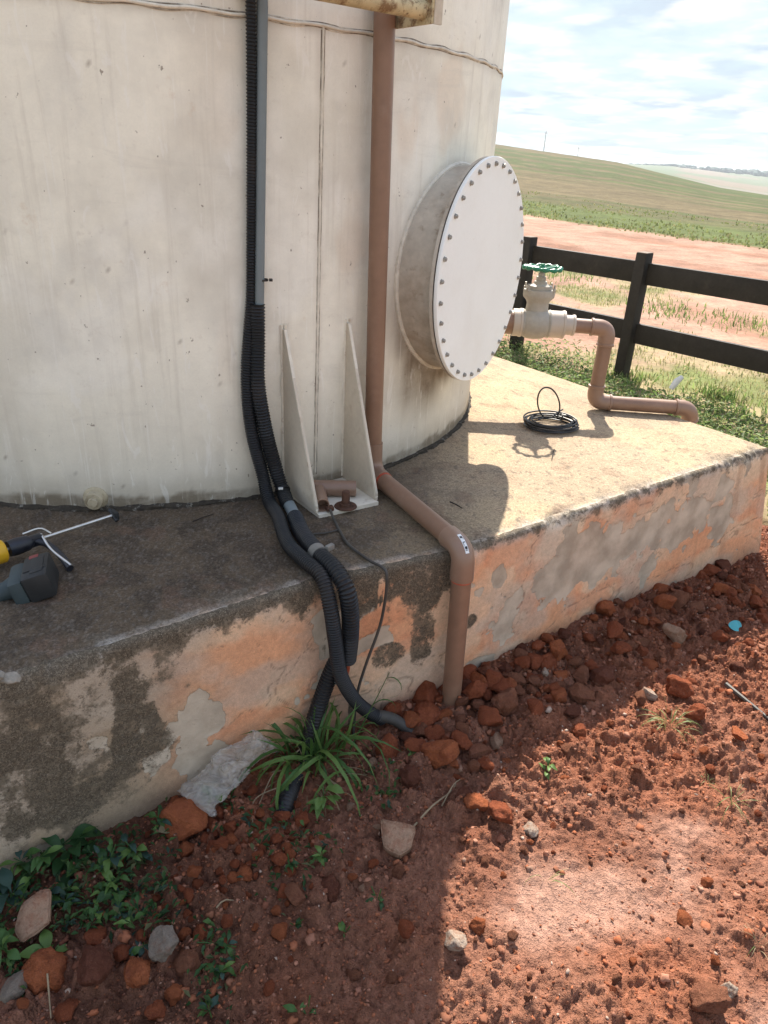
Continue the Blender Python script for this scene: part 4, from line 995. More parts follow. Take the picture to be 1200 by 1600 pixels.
MB().lathe([(0.022, 0.178), (0.022, 0.196), (0.015, 0.198), (0.015, 0.212), (0.010, 0.214), (0.010, 0.238)], (VX, VY, VZ), (0, 0, 1), 6).build('gland_nut', 'valve_paint', gv)
for sx in (-1, 1):
    for sy in (-1, 1):
        MB().lathe([(0.0075, 0.140), (0.0075, 0.152), (0.0045, 0.153), (0.0045, 0.168), (0.0, 0.169)], (VX + sx * 0.056, VY + sy * 0.032, VZ), (0, 0, 1), 6).build('bonnet_bolt', 'bolt_steel', gv)
hwz = VZ + 0.232
hw = MB()
n1 = 84; wr = 0.074
ringp = []
for k in range(n1 + 1):
    a = 2 * math.pi * k / n1; rr_ = wr + 0.0042 * math.cos(12 * a)
    ringp.append((VX + rr_ * math.cos(a), VY + rr_ * math.sin(a), hwz + 0.002 * math.sin(a * 2)))
hw.tube(ringp, [0.0078 + 0.0022 * math.cos(12 * 2 * math.pi * k / n1) for k in range(n1 + 1)], 10, caps=False)
wheel = hw.build('handwheel', 'green_wheel', gv)
for k in range(3):
    a = 2 * math.pi * k / 3 + 0.5
    P, q = spline([(VX + 0.008 * math.cos(a), VY + 0.008 * math.sin(a), hwz - 0.006), (VX + 0.04 * math.cos(a), VY + 0.04 * math.sin(a), hwz - 0.004), (VX + wr * math.cos(a), VY + wr * math.sin(a), hwz)], 0.006)
    MB().tube(P, [0.0095 - 0.003 * i / len(P) for i in range(len(P))], 8).build('spoke', 'green_wheel', wheel)
MB().lathe([(0.016, -0.014), (0.0165, 0.004), (0.013, 0.009), (0.009, 0.0095), (0.009, 0.017), (0.0, 0.018)], (VX, VY, hwz), (0, 0, 1), 12).build('hub', 'green_wheel', wheel)
op = empty('outlet_pipe', (0.923, 3.198, 0.5), 'brown PVC outlet pipe from the gate valve stepping down onto the slab', 'pipe')
def coll(x0, x1, r, m, nm, par=op, lip=0.003):
    MB().lathe([(r - 0.006, 0), (r, 0.001), (r, x1 - x0 - 0.012), (r + lip, x1 - x0 - 0.010), (r + lip, x1 - x0 - 0.001), (r - 0.006, x1 - x0)], (x0, VY, VZ), (1, 0, 0), 28).build(nm, m, par)
MB().lathe([(0.052, 0), (0.052, 0.16)], (0.36, VY, VZ), (1, 0, 0), 28).build('inlet_pipe', 'brown_pvc', op)
coll(0.515, 0.556, 0.058, 'cream_pvc', 'adapter')
coll(0.675, 0.742, 0.0575, 'cream_pvc', 'adapter')
coll(0.742, 0.787, 0.042, 'cream_pvc', 'reducer')
E1 = Vector((0.934, VY - 0.012, VZ - 0.002)); E2 = Vector((0.925, 3.198, 0.5385)); E3 = Vector((1.352, 3.172, 0.5385))
OR = 0.0315
S0 = Vector((0.787, VY, VZ))
MB().tube([S0 - Vector((0.01, 0, 0)), E1 - (E1 - S0).normalized() * 0.05], OR, 26).build('pipe', 'brown_pvc', op)
def elbow(a, c, b, r, name, m, rad, ext=0.03):
    e_, p_, q_ = elbow_path(a, c, b, r, 12); da = (Vector(a) - Vector(c)).normalized(); db = (Vector(b) - Vector(c)).normalized()
    pts = [p_ + da * (ext + 0.002), p_ + da * ext, p_ + da * (ext - 0.008), p_ + da * (ext - 0.010)] + e_ + [q_ + db * (ext - 0.010), q_ + db * (ext - 0.008), q_ + db * ext, q_ + db * (ext + 0.002)]
    MB().tube(pts, [rad - 0.003, rad + 0.003, rad + 0.003, rad] + [rad] * 13 + [rad, rad + 0.003, rad + 0.003, rad - 0.003], 28).build(name, m, op)
elbow(S0, E1, E2, 0.045, 'elbow', 'brown_pvc_fitting', OR + 0.004)
MB().tube([E1 + (E2 - E1).normalized() * 0.07, E2 - (E2 - E1).normalized() * 0.07], OR, 26).build('pipe', 'brown_pvc', op)
elbow(E1, E2, E3, 0.045, 'elbow', 'brown_pvc_fitting', OR + 0.004)
dE = (E3 - E2).normalized()
MB().tube([E2 + dE * 0.07, E3 - dE * 0.06], OR, 26).build('pipe', 'brown_pvc', op)
E4 = E3 + Vector((0.08, 0.07, -0.25))
elbow(E2, E3, E4, 0.045, 'elbow', 'brown_pvc_fitting', OR + 0.004, 0.02)

# ------------------------------------------------------------------ cable coil
ccx, ccy = 0.684, 2.925
pts = []
rg = random.Random(5)
for k in range(0, 8 * 26):
    a = 2 * math.pi * k / 26; lap = k // 26
    r_ = 0.092 + 0.014 * math.sin(lap * 2.3 + 0.7 * math.sin(a + lap)) + 0.005 * math.sin(a * 2 + lap)
    pts.append((ccx + r_ * 1.08 * math.cos(a) + 0.006 * math.sin(lap * 1.7), ccy + r_ * math.sin(a) + 0.006 * math.cos(lap * 2.1), 0.506 + 0.0042 * lap + 0.003 * math.sin(a * 1.0 + lap * 2)))
lx, ly, lz = pts[-1]
loop = []
for k in range(1, 25):
    a = math.pi * 2 * k / 24
    loop.append((ccx - 0.010 - 0.048 * math.cos(a) + 0.02, ccy + 0.03 + 0.02 * math.sin(a * .5), 0.603 - 0.076 * math.cos(a - 0.5) ))
P, q = spline(pts, 0.009)
coil = MB().tube(P, 0.0036, 8).build('cable_coil', 'black_rubber', None, loc=(ccx, ccy, 0.5))
tag(coil, 'coil of thin black cable lying on the sunlit slab', 'cable coil')
lp = [(ccx - 0.060, ccy - 0.02, 0.535)]
for k in range(0, 21):
    a = -2.45 + (2 * math.pi - 1.2) * k / 20
    lp.append((ccx - 0.018 + 0.048 * math.sin(a) + 0.020 * (-math.cos(a)), ccy + 0.02 + 0.012 * math.sin(a), 0.592 - 0.072 * math.cos(a + math.pi) * 1.0))
lp.append((ccx + 0.02, ccy + 0.03, 0.532))
P, q = spline(lp, 0.008)
MB().tube(P, 0.0034, 8).build('raised_loop', 'black_rubber', coil)
P, q = spline([(ccx + 0.01, ccy + 0.03, 0.535), (ccx + 0.04, ccy + 0.06, 0.55), (ccx + 0.06, ccy + 0.085, 0.552)], 0.008)
MB().tube(P, 0.0034, 8).build('cable_end', 'black_rubber', coil)

# ------------------------------------------------------------------ caulking gun and drill at the left edge
gdir = Vector((0.203, 0.232, 0)).normalized(); gperp = Vector((gdir.y, -gdir.x, 0)); g0 = Vector((-0.972, 1.587, 0.545))
cg = empty('caulking_gun', (-0.92, 1.63, 0.5), 'caulking gun with yellow collar lying on the slab left of the hoses', 'caulking gun')
MB().lathe([(0.0, 0), (0.026, 0), (0.026, 0.17), (0.0, 0.17)], g0 - gdir * 0.21, gdir, 24).build('cartridge', 'white_tube', cg)
MB().lathe([(0.024, 0), (0.0305, 0.002), (0.0305, 0.030), (0.027, 0.034), (0.0, 0.034)], g0 - gdir * 0.022, gdir, 28).build('collar', 'yellow_plastic', cg)
MB().lathe([(0.0, 0), (0.021, 0), (0.023, 0.02), (0.020, 0.05), (0.012, 0.062), (0.0, 0.063)], g0 + gdir * 0.022, gdir, 20).build('barrel_cap', 'gun_blue', cg)
MB().tube([g0 - gdir * 0.05, g0 + gdir * 0.312], 0.0042, 10).build('push_rod', 'steel_rod', cg)
MB().box(tuple(g0 + gdir * 0.086), (0.05, 0.022, 0.030), math.atan2(gdir.y, gdir.x), bev=0.006).build('trigger_housing', 'gun_blue', cg)
pe = g0 + gdir * 0.312
MB().tube([pe + gperp * 0.018 + Vector((0, 0, -.012)), pe - gperp * 0.018 + Vector((0, 0, 0.012))], [0.006, 0.006], 12).build('rod_knob', 'tool_black', cg)
MB().box(tuple(pe + gdir * 0.004), (0.012, 0.034, 0.026), math.atan2(gdir.y, gdir.x), bev=0.004).build('rod_pull', 'tool_black', cg)
h0 = g0 + gdir * 0.088; h1 = Vector((-0.792, 1.575, 0.514))
P, q = spline([h0, h0 + gdir * 0.02 + gperp * 0.028 + Vector((0, 0, -.006)), h0.lerp(h1, 0.6) + gdir * 0.014, h1], 0.008)
MB().tube(P, 0.0095, 12).build('handle', 'gun_blue', cg)
P, q = spline([h0 + Vector((0, 0, .012)) + gdir * 0.02, h0.lerp(h1, 0.45) + gdir * 0.005 + Vector((0, 0, .008)), h1 + Vector((0, 0, 0.008)) + gdir * 0.004], 0.008)
MB().tube(P, 0.0036, 8).build('trigger', 'steel_rod', cg)
P, q = spline([h0 - gdir * 0.02 - gperp * 0.014 + Vector((0, 0, .022)), h0 + gdir * 0.02 + Vector((0, 0, .030)), h0 + gdir * 0.035 + gperp * 0.03 + Vector((0, 0, 0.022))], 0.008)
MB().tube(P, 0.0022, 8).build('release_lever', 'steel_rod', cg)
dr0 = empty('cordless_drill', (-0.86, 1.46, 0.5), 'dark green cordless drill with its battery, cut by the left edge', 'drill')
da = math.radians(28)
bx = Vector((-0.826, 1.492, 0.538)); R_ = Matrix.Rotation(da + math.radians(-8), 3, 'Z') @ Matrix.Rotation(math.radians(-14), 3, 'Y')
batt = MB().box(bx, (0.062, 0.112, 0.070), rot=R_, bev=0.009).build('battery', 'tool_black', dr0)
MB().box(bx + R_ @ Vector((0.006, 0.0, 0.034)), (0.030, 0.075, 0.006), rot=R_, bev=0.002).build('battery_rib', 'tool_black', batt)
MB().box(bx + R_ @ Vector((-0.006, 0.046, 0.0345)), (0.022, 0.016, 0.003), rot=R_, bev=0.001).build('battery_button', 'tool_red', batt)
MB().box(bx + R_ @ Vector((0.0, -0.022, 0.0355)), (0.050, 0.004, 0.004), rot=R_, bev=0.001).build('battery_rib', 'tool_black', batt)
MB().box(bx + R_ @ Vector((-0.047, -0.002, -0.002)), (0.036, 0.104, 0.066), rot=R_, bev=0.012).build('handle_foot', 'tool_green', dr0)
hb = bx + R_ @ Vector((-0.06, -0.004, -0.004)); hd = R_ @ Vector((-1, -0.18, 0))
MB().tube([hb, hb + hd * 0.02, hb + hd * 0.06, hb + hd * 0.10, hb + hd * 0.13], [0.030, 0.024, 0.0205, 0.022, 0.026], 18).build('grip', 'tool_green', dr0)
mo = hb + hd * 0.165
ax = (R_ @ Vector((0.1, 1, 0))).normalized(); mo.z = max(mo.z, 0.536)
MB().lathe([(0.0, -0.09), (0.026, -0.085), (0.032, -0.06), (0.033, 0.03), (0.028, 0.06), (0.018, 0.065), (0.018, 0.10), (0.006, 0.115), (0.0, 0.116)], mo, ax, 24).build('motor_housing', 'tool_green', dr0)

# ------------------------------------------------------------------ fence
fence = empty('rail_fence', (1.9, 5.92, 0.0), 'black wooden two rail fence behind the slab by the dirt track', 'fence')
fp = [(1.896, 5.92), None, None, None]
F2 = Vector((1.896, 5.92, 0)); FR = Vector(at_z(1200, 439, 0.845)); FR.z = 0
fdir = (FR - F2).normalized(); fnor = Vector((fdir.y, -fdir.x, 0))
def find_left():
    best = None
    for s in np.linspace(0.6, 6, 400):
        p_ = F2 - fdir * s; d_ = np.array([p_.x, p_.y, 0.92 - CAM_H]); xx = 600 + FOC * (d_ @ CR) / (d_ @ CF)
        if best is None or abs(xx - 828) < best[0]: best = (abs(xx - 828), s)
    return best[1]
SL = find_left()
stops = [F2 - fdir * (SL + 2.4), F2 - fdir * SL, F2, F2 + fdir * 2.3, F2 + fdir * 4.6]
print('fence', SL, fdir)
fang = math.atan2(fdir.y, fdir.x)
for i, p_ in enumerate(stops):
    po_ = MB().box((p_.x, p_.y, 0.40), (0.088, 0.105, 1.03), fang + random.uniform(-.05, .05), bev=0.006).build('post', 'fence_black', fence)
    MB().box((p_.x, p_.y, 0.918), (0.085, 0.102, 0.004), fang, bev=0.0).build('post_top', 'fence_top', po_)
for i in range(4):
    a_, b_ = stops[i], stops[i + 1]; md = (a_ + b_) / 2; L_ = (b_ - a_).length
    for zc, hh in ((0.765, 0.160), (0.312, 0.155)):
        rl = MB().box((md.x - fnor.x * 0.03, md.y - fnor.y * 0.03, zc + random.uniform(-.008, .008)), (L_ + 0.02 - i * 0.004, 0.042, hh), fang + random.uniform(-.004, .004), bev=0.004).build('rail', 'fence_black', fence)

# ------------------------------------------------------------------ clods and stones
def rock_mesh(name, seed, kind, sub=4):
    rg = random.Random(seed)
    bm = bmesh.new(); bmesh.ops.create_icosphere(bm, subdivisions=sub, radius=1.0)
    npl = {'clod': 14, 'angular': 11, 'flat': 9}[kind]
    planes = [(Vector((rg.gauss(0, 1), rg.gauss(0, 1), rg.gauss(0, 1))).normalized(), rg.uniform(0.50, 0.86) if kind != 'clod' else rg.uniform(0.62, 0.92)) for _ in range(npl)]
    sx, sy, sz = (1, rg.uniform(0.65, 0.95), rg.uniform(0.55, 0.85)) if kind != 'flat' else (1, rg.uniform(0.60, 0.85), 0.34)
    of = Vector((rg.uniform(-50, 50), rg.uniform(-50, 50), rg.uniform(-50, 50)))
    A_ = {'clod': (0.20, 0.11, 0.060, 0.035), 'angular': (0.16, 0.085, 0.050, 0.028), 'flat': (0.10, 0.04, 0.02, 0.012)}[kind]
    for v in bm.verts:
        c = v.co.copy()
        for d, h in planes:
            k = c.dot(d)
            if k > h: c -= d * (k - h) * 0.96
        n_ = 0
        for a_, f_ in zip(A_, (1.7, 4.2, 9.5, 21.0)):
            q_ = mn.noise(c * f_ + of)
            n_ += a_ * (q_ if f_ < 9 else (abs(q_) * 2 - 0.6))
        c *= 1 + n_
        v.co = Vector((c.x * sx, c.y * sy, c.z * sz))
    mx_ = max(abs(v.co.x) for v in bm.verts)
    for v in bm.verts: v.co /= mx_
    me = bpy.data.meshes.new(name)
    for f in bm.faces: f.smooth = True
    bm.to_mesh(me); bm.free()
    return me
CLODS = [rock_mesh('clod', 500 + i, 'clod', 4) for i in range(9)]
ANGS = [rock_mesh('stone', 600 + i, 'angular', 4) for i in range(7)]
FLATS = [rock_mesh('flat_stone', 700 + i, 'flat', 4) for i in range(4)]
def mesh_with(me, m, cache={}):
    k = (me.name, m)
    if k not in cache:
        c = me.copy(); c.materials.clear(); c.materials.append(MATS[m]); cache[k] = c
    return cache[k]
def rock(name, px, py, wpx, meshes, m, label, cat, group=None, pos=None, sink=0.12, rot=None, scl=(1, 1, 1)):
    p_ = np.array(pos) if pos is not None else on_ground(px, py)
    dpt = (p_ - np.array([0, 0, CAM_H])) @ CF
    r_ = wpx * dpt / FOC / 2 if pos is None else wpx
    o = bpy.data.objects.new(name, mesh_with(random.choice(meshes), m)); COL.objects.link(o)
    o.scale = (r_ * scl[0], r_ * scl[1], r_ * scl[2])
    o.rotation_euler = rot if rot else (random.uniform(-.35, .35), random.uniform(-.35, .35), random.uniform(0, 6.28))
    z_ = gz(p_[0], p_[1])
    o.location = (p_[0], p_[1], z_ + r_ * 0.55 * scl[2] - r_ * sink * 0.6)
    occupied.append((p_[0], p_[1], r_))
    return tag(o, label, cat, group)
occupied = []
G1 = 'clods heaped along the plinth foot'
C, A, Fm = CLODS, ANGS, FLATS
rock('clay_clod', 684, 1192, 62, A, 'clod_orange', 'big orange red angular clod in front of the brown pipe foot', 'clod', G1)
rock('clay_clod', 604, 1176, 44, A, 'clod_red', 'brick red clod under the end of the thin conduit', 'clod', G1)
rock('clay_clod', 648, 1176, 40, A, 'clod_red', 'red clod between the conduit end and the big orange clod', 'clod', G1)
rock('clay_clod', 668, 1128, 58, A, 'clod_red', 'crumbling red clod touching the left side of the brown pipe', 'clod', G1)
rock('clay_clod', 750, 1182, 52, A, 'clod_brown', 'brown clod right of the big orange clod', 'clod', G1)
rock('clay_clod', 786, 1110, 56, C, 'clod_brown', 'large rounded brown clod against the orange wall right of the pipe', 'clod', G1, scl=(0.9, 0.9, 1.15))
rock('clay_clod', 740, 1092, 46, C, 'clod_red', 'red clod wedged between pipe and wall', 'clod', G1)
rock('clay_clod', 640, 1226, 44, C, 'clod_dark', 'dark red clod left of the big orange clod', 'clod', G1)
rock('clay_clod', 742, 1268, 44, C, 'clod_orange', 'sunlit orange clod at the corner of the shadow', 'clod')
rock('clay_clod', 783, 1287, 52, C, 'clod_red', 'dark red sunlit clod beside the whitish stone', 'clod')
rock('stone', 828, 1302, 30, A, 'stone_white', 'whitish stone in sunlight beside a dark red clod', 'stone')
rock('stone', 775, 1162, 34, A, 'stone_pale', 'pale flecked stone in the shadow right of the pipe', 'stone')
rock('stone', 850, 1058, 19, A, 'stone_white', 'small white stone against the orange wall', 'stone')
rock('clay_clod', 834, 1070, 26, C, 'clod_brown', 'brown clod beside the small white stone', 'clod', G1)
rock('clay_clod', 868, 1030, 42, C, 'clod_orange', 'tall orange brown clod leaning on the wall', 'clod', G1, scl=(0.8, 0.8, 1.4))
rock('clay_clod', 908, 1092, 44, C, 'clod_brown', 'round brown clod in the middle of the heap', 'clod', G1)
rock('clay_clod', 893, 1116, 32, C, 'clod_dark', 'dark clod below the round brown clod', 'clod', G1)
rock('clay_clod', 905, 1150, 30, C, 'clod_red', 'round red clod at the edge of the heap shadow', 'clod', G1)
rock('clay_clod', 940, 1068, 50, C, 'clod_dark', 'wide dark clod in the shaded heap', 'clod', G1)
rock('stone', 1047, 1002, 40, A, 'stone_pale', 'pale pink angular stone in the shade near the wall', 'stone')
rock('stone', 1014, 1092, 28, A, 'stone_white', 'white stone half in sun behind the pale grass tuft', 'stone')
rock('clay_clod', 1058, 1086, 44, C, 'clod_red', 'reddish clod in sun right of the white stone', 'clod')
rock('clay_clod', 1084, 1126, 38, C, 'clod_red', 'reddish clod in sun right of the pale grass tuft', 'clod')
rock('clay_clod', 1150, 1162, 44, Fm, 'clod_orange', 'flat orange clod below the black rod', 'clod')
rock('clay_clod', 1150, 1050, 26, C, 'clod_dark', 'dark clod above the black rod', 'clod')
def plate_stone(name, pts, lift, thick, m, label, cat, seed):
    top = []
    for (px_, py_), lz in zip(pts, lift):
        c = on_ground(px_, py_); top.append(np.array([c[0], c[1], gz(c[0], c[1]) * 0.3 - 0.015 + lz]))
    c0 = sum(top) / len(top); K = len(top); bm = bmesh.new()
    nrm = np.cross(top[1] - top[0], top[2] - top[0]); nrm /= np.linalg.norm(nrm); nrm = nrm if nrm[2] > 0 else -nrm
    tv = [bm.verts.new(p - c0) for p in top]; bv = [bm.verts.new((p - c0) * 0.94 - nrm * thick) for p in top]
    bm.faces.new(tv); bm.faces.new(bv[::-1])
    for k in range(K): bm.faces.new((tv[k], bv[k], bv[(k + 1) % K], tv[(k + 1) % K]))
    bmesh.ops.bevel(bm, geom=bm.edges[:], offset=0.003, segments=2, affect='EDGES')
    bmesh.ops.triangulate(bm, faces=bm.faces[:]); bmesh.ops.subdivide_edges(bm, edges=bm.edges[:], cuts=3, use_grid_fill=True)
    for v in bm.verts:
        v.co += Vector((mn.noise(v.co * 40 + Vector((seed, 0, 0))), mn.noise(v.co * 40 + Vector((0, seed, 9))), mn.noise(v.co * 40 + Vector((5, 0, seed))))) * 0.0035 + Vector((0, 0, mn.noise(v.co * 130) * 0.0012))
    bmesh.ops.recalc_face_normals(bm, faces=bm.faces[:])
    me = bpy.data.meshes.new(name); bm.to_mesh(me); bm.free(); me.materials.append(MATS[m])
    for p_ in me.polygons: p_.use_smooth = True
    o = bpy.data.objects.new(name, me); COL.objects.link(o); o.location = c0
    occupied.append((c0[0], c0[1], 0.03)); return tag(o, label, cat)
plate_stone('broken_brick', ((593, 1300), (649, 1313), (641, 1340), (622, 1352), (598, 1338)), (0.045, 0.045, 0.030, 0.026, 0.030), 0.028, 'brick_pale', 'pale flat wedge of broken brick alone in the shade', 'brick', 3.1)
plate_stone('flat_stone', ((27, 1476), (37, 1494), (84, 1468), (88, 1432), (76, 1430), (43, 1450)), (0.040, 0.030, 0.045, 0.075, 0.078, 0.062), 0.020, 'brick_pale', 'pale flat stone slab standing among the dark weeds', 'stone', 7.7)
rock('clay_clod', 72, 1530, 82, C, 'clod_orange', 'large orange red clod below the pale flat stone', 'clod')
rock('clay_clod', 150, 1535, 72, C, 'clod_dark', 'large dark brown round clod at the lower left', 'clod')
rock('clay_clod', 218, 1535, 58, C, 'clod_orange', 'round orange clod right of the dark brown one', 'clod')
rock('clay_clod', 152, 1472, 38, C, 'clod_red', 'small red clod above the dark brown one', 'clod')
rock('stone', 262, 1500, 56, A, 'stone_grey', 'broken pale grey concrete piece under a brown clod', 'stone')
rock('clay_clod', 292, 1513, 48, C, 'clod_brown', 'brown clod resting on the broken concrete piece', 'clod', sink=0.0)
rock('clay_clod', 273, 1557, 34, C, 'clod_orange', 'small orange clod below the broken concrete piece', 'clod')
rock('stone', 26, 1558, 56, A, 'stone_grey', 'pale grey stone in the lower left corner', 'stone')
rock('clay_clod', 40, 1582, 22, Fm, 'clod_orange', 'little flat orange clod in the lower left corner', 'clod')
rock('clay_clod', 288, 1300, 78, A, 'clod_orange', 'big orange red clod under the plastic bag', 'clod')
rock('clay_clod', 463, 1407, 40, A, 'clod_brown', 'brown faceted clod on the shaded soil left of the broken brick', 'clod')
rock('clay_clod', 515, 1395, 46, C, 'clod_dark', 'dark flattened clod on the shaded soil', 'clod', sink=0.7)
rock('clay_clod', 260, 1462, 30, C, 'clod_orange', 'leftmost of three small orange clods below the crumbly pile', 'clod')
rock('clay_clod', 290, 1464, 26, C, 'clod_orange', 'middle one of three small orange clods below the crumbly pile', 'clod')
rock('clay_clod', 313, 1470, 30, C, 'clod_red', 'rightmost of three small clods below the crumbly pile', 'clod')
rock('pebble', 548, 1262, 20, A, 'stone_pale', 'pale pinkish pebble below the grass tuft', 'pebble')
rock('pebble', 584, 1197, 22, A, 'stone_pale', 'pale pinkish pebble right of the grass tuft', 'pebble')
rock('pebble', 565, 1395, 17, A, 'stone_pale', 'pale round pebble below and left of the broken brick', 'pebble')
rock('pebble', 590, 1304, 17, A, 'stone_pale', 'small pale pebble touching the broken brick', 'pebble')
rock('clay_clod', 622, 1370, 26, A, 'clod_brown', 'brown clod just below the broken brick', 'clod')
rock('clay_clod', 553, 1522, 30, A, 'clod_brown', 'brown clod low on the shaded soil', 'clod', sink=.6)
rock('clay_clod', 612, 1534, 22, C, 'clod_brown', 'small brown clod near the shadow edge at the bottom', 'clod')
rock('stone', 709, 1484, 42, A, 'stone_white', 'cream white stone right on the shadow edge', 'stone')
rock('clay_clod', 746, 1452, 28, A, 'clod_orange', 'orange clod above the cream white stone', 'clod')
rock('clay_clod', 1067, 1442, 30, Fm, 'clod_orange', 'smooth orange clod on the trodden sunlit soil', 'clod')
rock('clay_clod', 1105, 1572, 66, C, 'clod_brown', 'large brown clod at the bottom right', 'clod')
rock('stone', 1137, 1552, 26, A, 'stone_white', 'small white speckled stone beside the bottom right clod', 'stone')
rock('clay_clod', 105, 1585, 40, C, 'clod_red', 'red clod at the bottom edge below the dark brown one', 'clod')
rock('clay_clod', 245, 1590, 34, C, 'clod_red', 'red clod at the bottom edge right of the round orange one', 'clod')
rock('clay_clod', 440, 1285, 30, C, 'clod_red', 'red clod beside the buried end of the lowest conduit', 'clod')
rock('clay_clod', 472, 1292, 32, C, 'clod_red', 'red clod right of the buried end of the lowest conduit', 'clod')
# smaller heap clods that nothing tells apart
CS = [rock_mesh('clod', 800 + i, 'clod' if i % 2 else 'angular', 3) for i in range(12)]
n_heap = 0
tries = 0
while n_heap < 235 and tries < 9000:
    tries += 1
    u_ = 1.02 + 1.75 * random.random() ** 1.15; d_ = min(abs(random.gauss(0, 0.17)) + 0.012, 0.55)
    nf = float(n_front(u_)); x_, y_ = un(u_, nf + d_); r_ = random.choice((0.011, 0.014, 0.018, 0.023, 0.029, 0.036, 0.042)) * (1.12 - 0.6 * min(1, d_ / 0.5))
    if any((x_ - a) ** 2 + (y_ - b) ** 2 < (0.50 * (r_ + c)) ** 2 for a, b, c in occupied): continue
    rock('clay_clod', 0, 0, r_, CS, random.choice(('clod_red', 'clod_brown', 'clod_red', 'clod_brown', 'clod_orange', 'clod_red', 'clod_dark')),
         'small reddish clod in the rubble heaped along the orange wall', 'clod', 'small clods of the heap', pos=(x_, y_, 0), sink=random.choice((0.55, 0.35, 0.15, -0.4)), scl=(1, 1, random.uniform(.8, 1.15)))
    n_heap += 1
n_p = 0; tries = 0
while n_p < 95 and tries < 5000:
    tries += 1
    x_ = random.gauss(-0.29, 0.13); y_ = random.gauss(1.15, 0.10); r_ = random.choice((0.008, 0.010, 0.013, 0.017, 0.021))
    u_, nn_ = to_un(x_, y_)
    if nn_ - float(n_front(u_)) < 0.03 or any((x_ - a) ** 2 + (y_ - b) ** 2 < (0.6 * (r_ + c)) ** 2 for a, b, c in occupied): continue
    rock('clay_crumb', 0, 0, r_, CS, random.choice(('clod_red', 'clod_orange', 'clod_red')), 'small bright red crumb in the pile near the plastic bag', 'clod', 'crumbs of the red pile', pos=(x_, y_, 0), sink=0.3)
    n_p += 1

n_p = 0; tries = 0
while n_p < 70 and tries < 3000:
    tries += 1
    x_ = random.uniform(0.22, 1.35); y_ = random.uniform(0.85, 2.0); r_ = random.choice((0.006, 0.007, 0.009, 0.011, 0.014, 0.017))
    u_, nn_ = to_un(x_, y_); d_ = nn_ - float(n_front(u_))
    if d_ < 0.30 or x_ > 0.2 + 0.6 * y_ or random.random() > float(loose(np.array([x_]), np.array([y_]))[0]) or any((x_ - a) ** 2 + (y_ - b) ** 2 < (0.8 * (r_ + c)) ** 2 for a, b, c in occupied): continue
    rock('clay_clod', 0, 0, r_, CS, random.choice(('clod_red', 'clod_brown', 'clod_brown', 'clod_orange')), 'small reddish clod lying loose on the sunlit soil', 'clod', 'loose clods on the sunlit soil', pos=(x_, y_, 0), sink=0.35)
    n_p += 1

# uncountable gravel and crumbs: one mesh
bmi = bmesh.new(); bmesh.ops.create_icosphere(bmi, subdivisions=1, radius=1.0); bmi.verts.index_update()
IV = np.array([v.co[:] for v in bmi.verts]); IF = np.array([[v.index for v in f.verts] for f in bmi.faces]); bmi.free()
bmi = bmesh.new(); bmesh.ops.create_icosphere(bmi, subdivisions=2, radius=1.0); bmi.verts.index_update()
JV = np.array([v.co[:] for v in bmi.verts]); JF = np.array([[v.index for v in f.verts] for f in bmi.faces]); bmi.free()
def scatter(N, rmin, rmax, BV, BF, seed, heap=False):
    rg = np.random.default_rng(seed)
    x = rg.uniform(-1.2, 2.3, N * 5); y = rg.uniform(0.45, 3.2, N * 5)
    u_, n_ = to_un(x, y); d_ = n_ - n_front(u_)
    dens = loose(x, y)
    ok = ((d_ > 0.012) | (u_ > U_END + 0.02)) & (rg.uniform(0, 1.0, N * 5) < dens) & (x < 0.5 + 0.62 * y) & (x > -0.45 - 0.55 * y)
    if heap: ok = (d_ > 0.01) & (u_ > 0.75) & (rg.uniform(0, 1, N * 5) < np.exp(-d_ / 0.16))
    x = x[ok][:N]; y = y[ok][:N]; n = len(x)
    r = rmin * (rmax / rmin) ** (rg.uniform(0, 1, n) ** 2.4)
    i = np.clip(np.round((y - ys[0]) / GS).astype(int), 0, len(ys) - 1); j = np.clip(np.round((x - xs[0]) / GS).astype(int), 0, len(xs) - 1)
    z = GZ[i, j] + r * (0.12 if not heap else rg.uniform(0.1, 1.4, n))
    k = len(BV)
    V = BV[None] * (1 + rg.uniform(-0.42, 0.42, (n, k, 1))) * (r[:, None, None]) * rg.uniform(0.5, 1.25, (n, 1, 3)) * np.array([1, 1, 0.75])
    a = rg.uniform(0, 6.28, n); ca, sa = np.cos(a)[:, None], np.sin(a)[:, None]
    V = np.stack([V[..., 0] * ca - V[..., 1] * sa, V[..., 0] * sa + V[..., 1] * ca, V[..., 2]], -1) + np.stack([x, y, z], -1)[:, None]
    F = (BF[None] + (np.arange(n) * k)[:, None, None]).reshape(-1, 3)
    pal = np.array([[0.27, 0.10, 0.052], [0.25, 0.105, 0.062], [0.20, 0.078, 0.047], [0.31, 0.145, 0.094], [0.31, 0.106, 0.052], [0.34, 0.20, 0.14], [0.38, 0.28, 0.22]])
    pi = rg.choice(7, n, p=[.25, .28, .18, .16, .08, .03, .02])
    c = np.repeat(pal[pi] * rg.uniform(0.8, 1.2, (n, 1)), k, 0)
    return V.reshape(-1, 3), F, c
V1, F1, c1 = scatter(34000, 0.0014, 0.0055, IV, IF, 1)
V2, F2_, c2 = scatter(1500, 0.005, 0.012, JV, JF, 2)
V3, F3, c3 = scatter(7000, 0.003, 0.012, IV, IF, 3, heap=True)
gr = tri_mesh('gravel', np.concatenate([V1, V2, V3]), np.concatenate([F1, F2_ + len(V1), F3 + len(V1) + len(V2)]), 'pebbles', np.concatenate([c1, c2, c3]))
tag(gr, 'fine red crumbs and gravel strewn over the bare soil', 'gravel', kind='stuff')

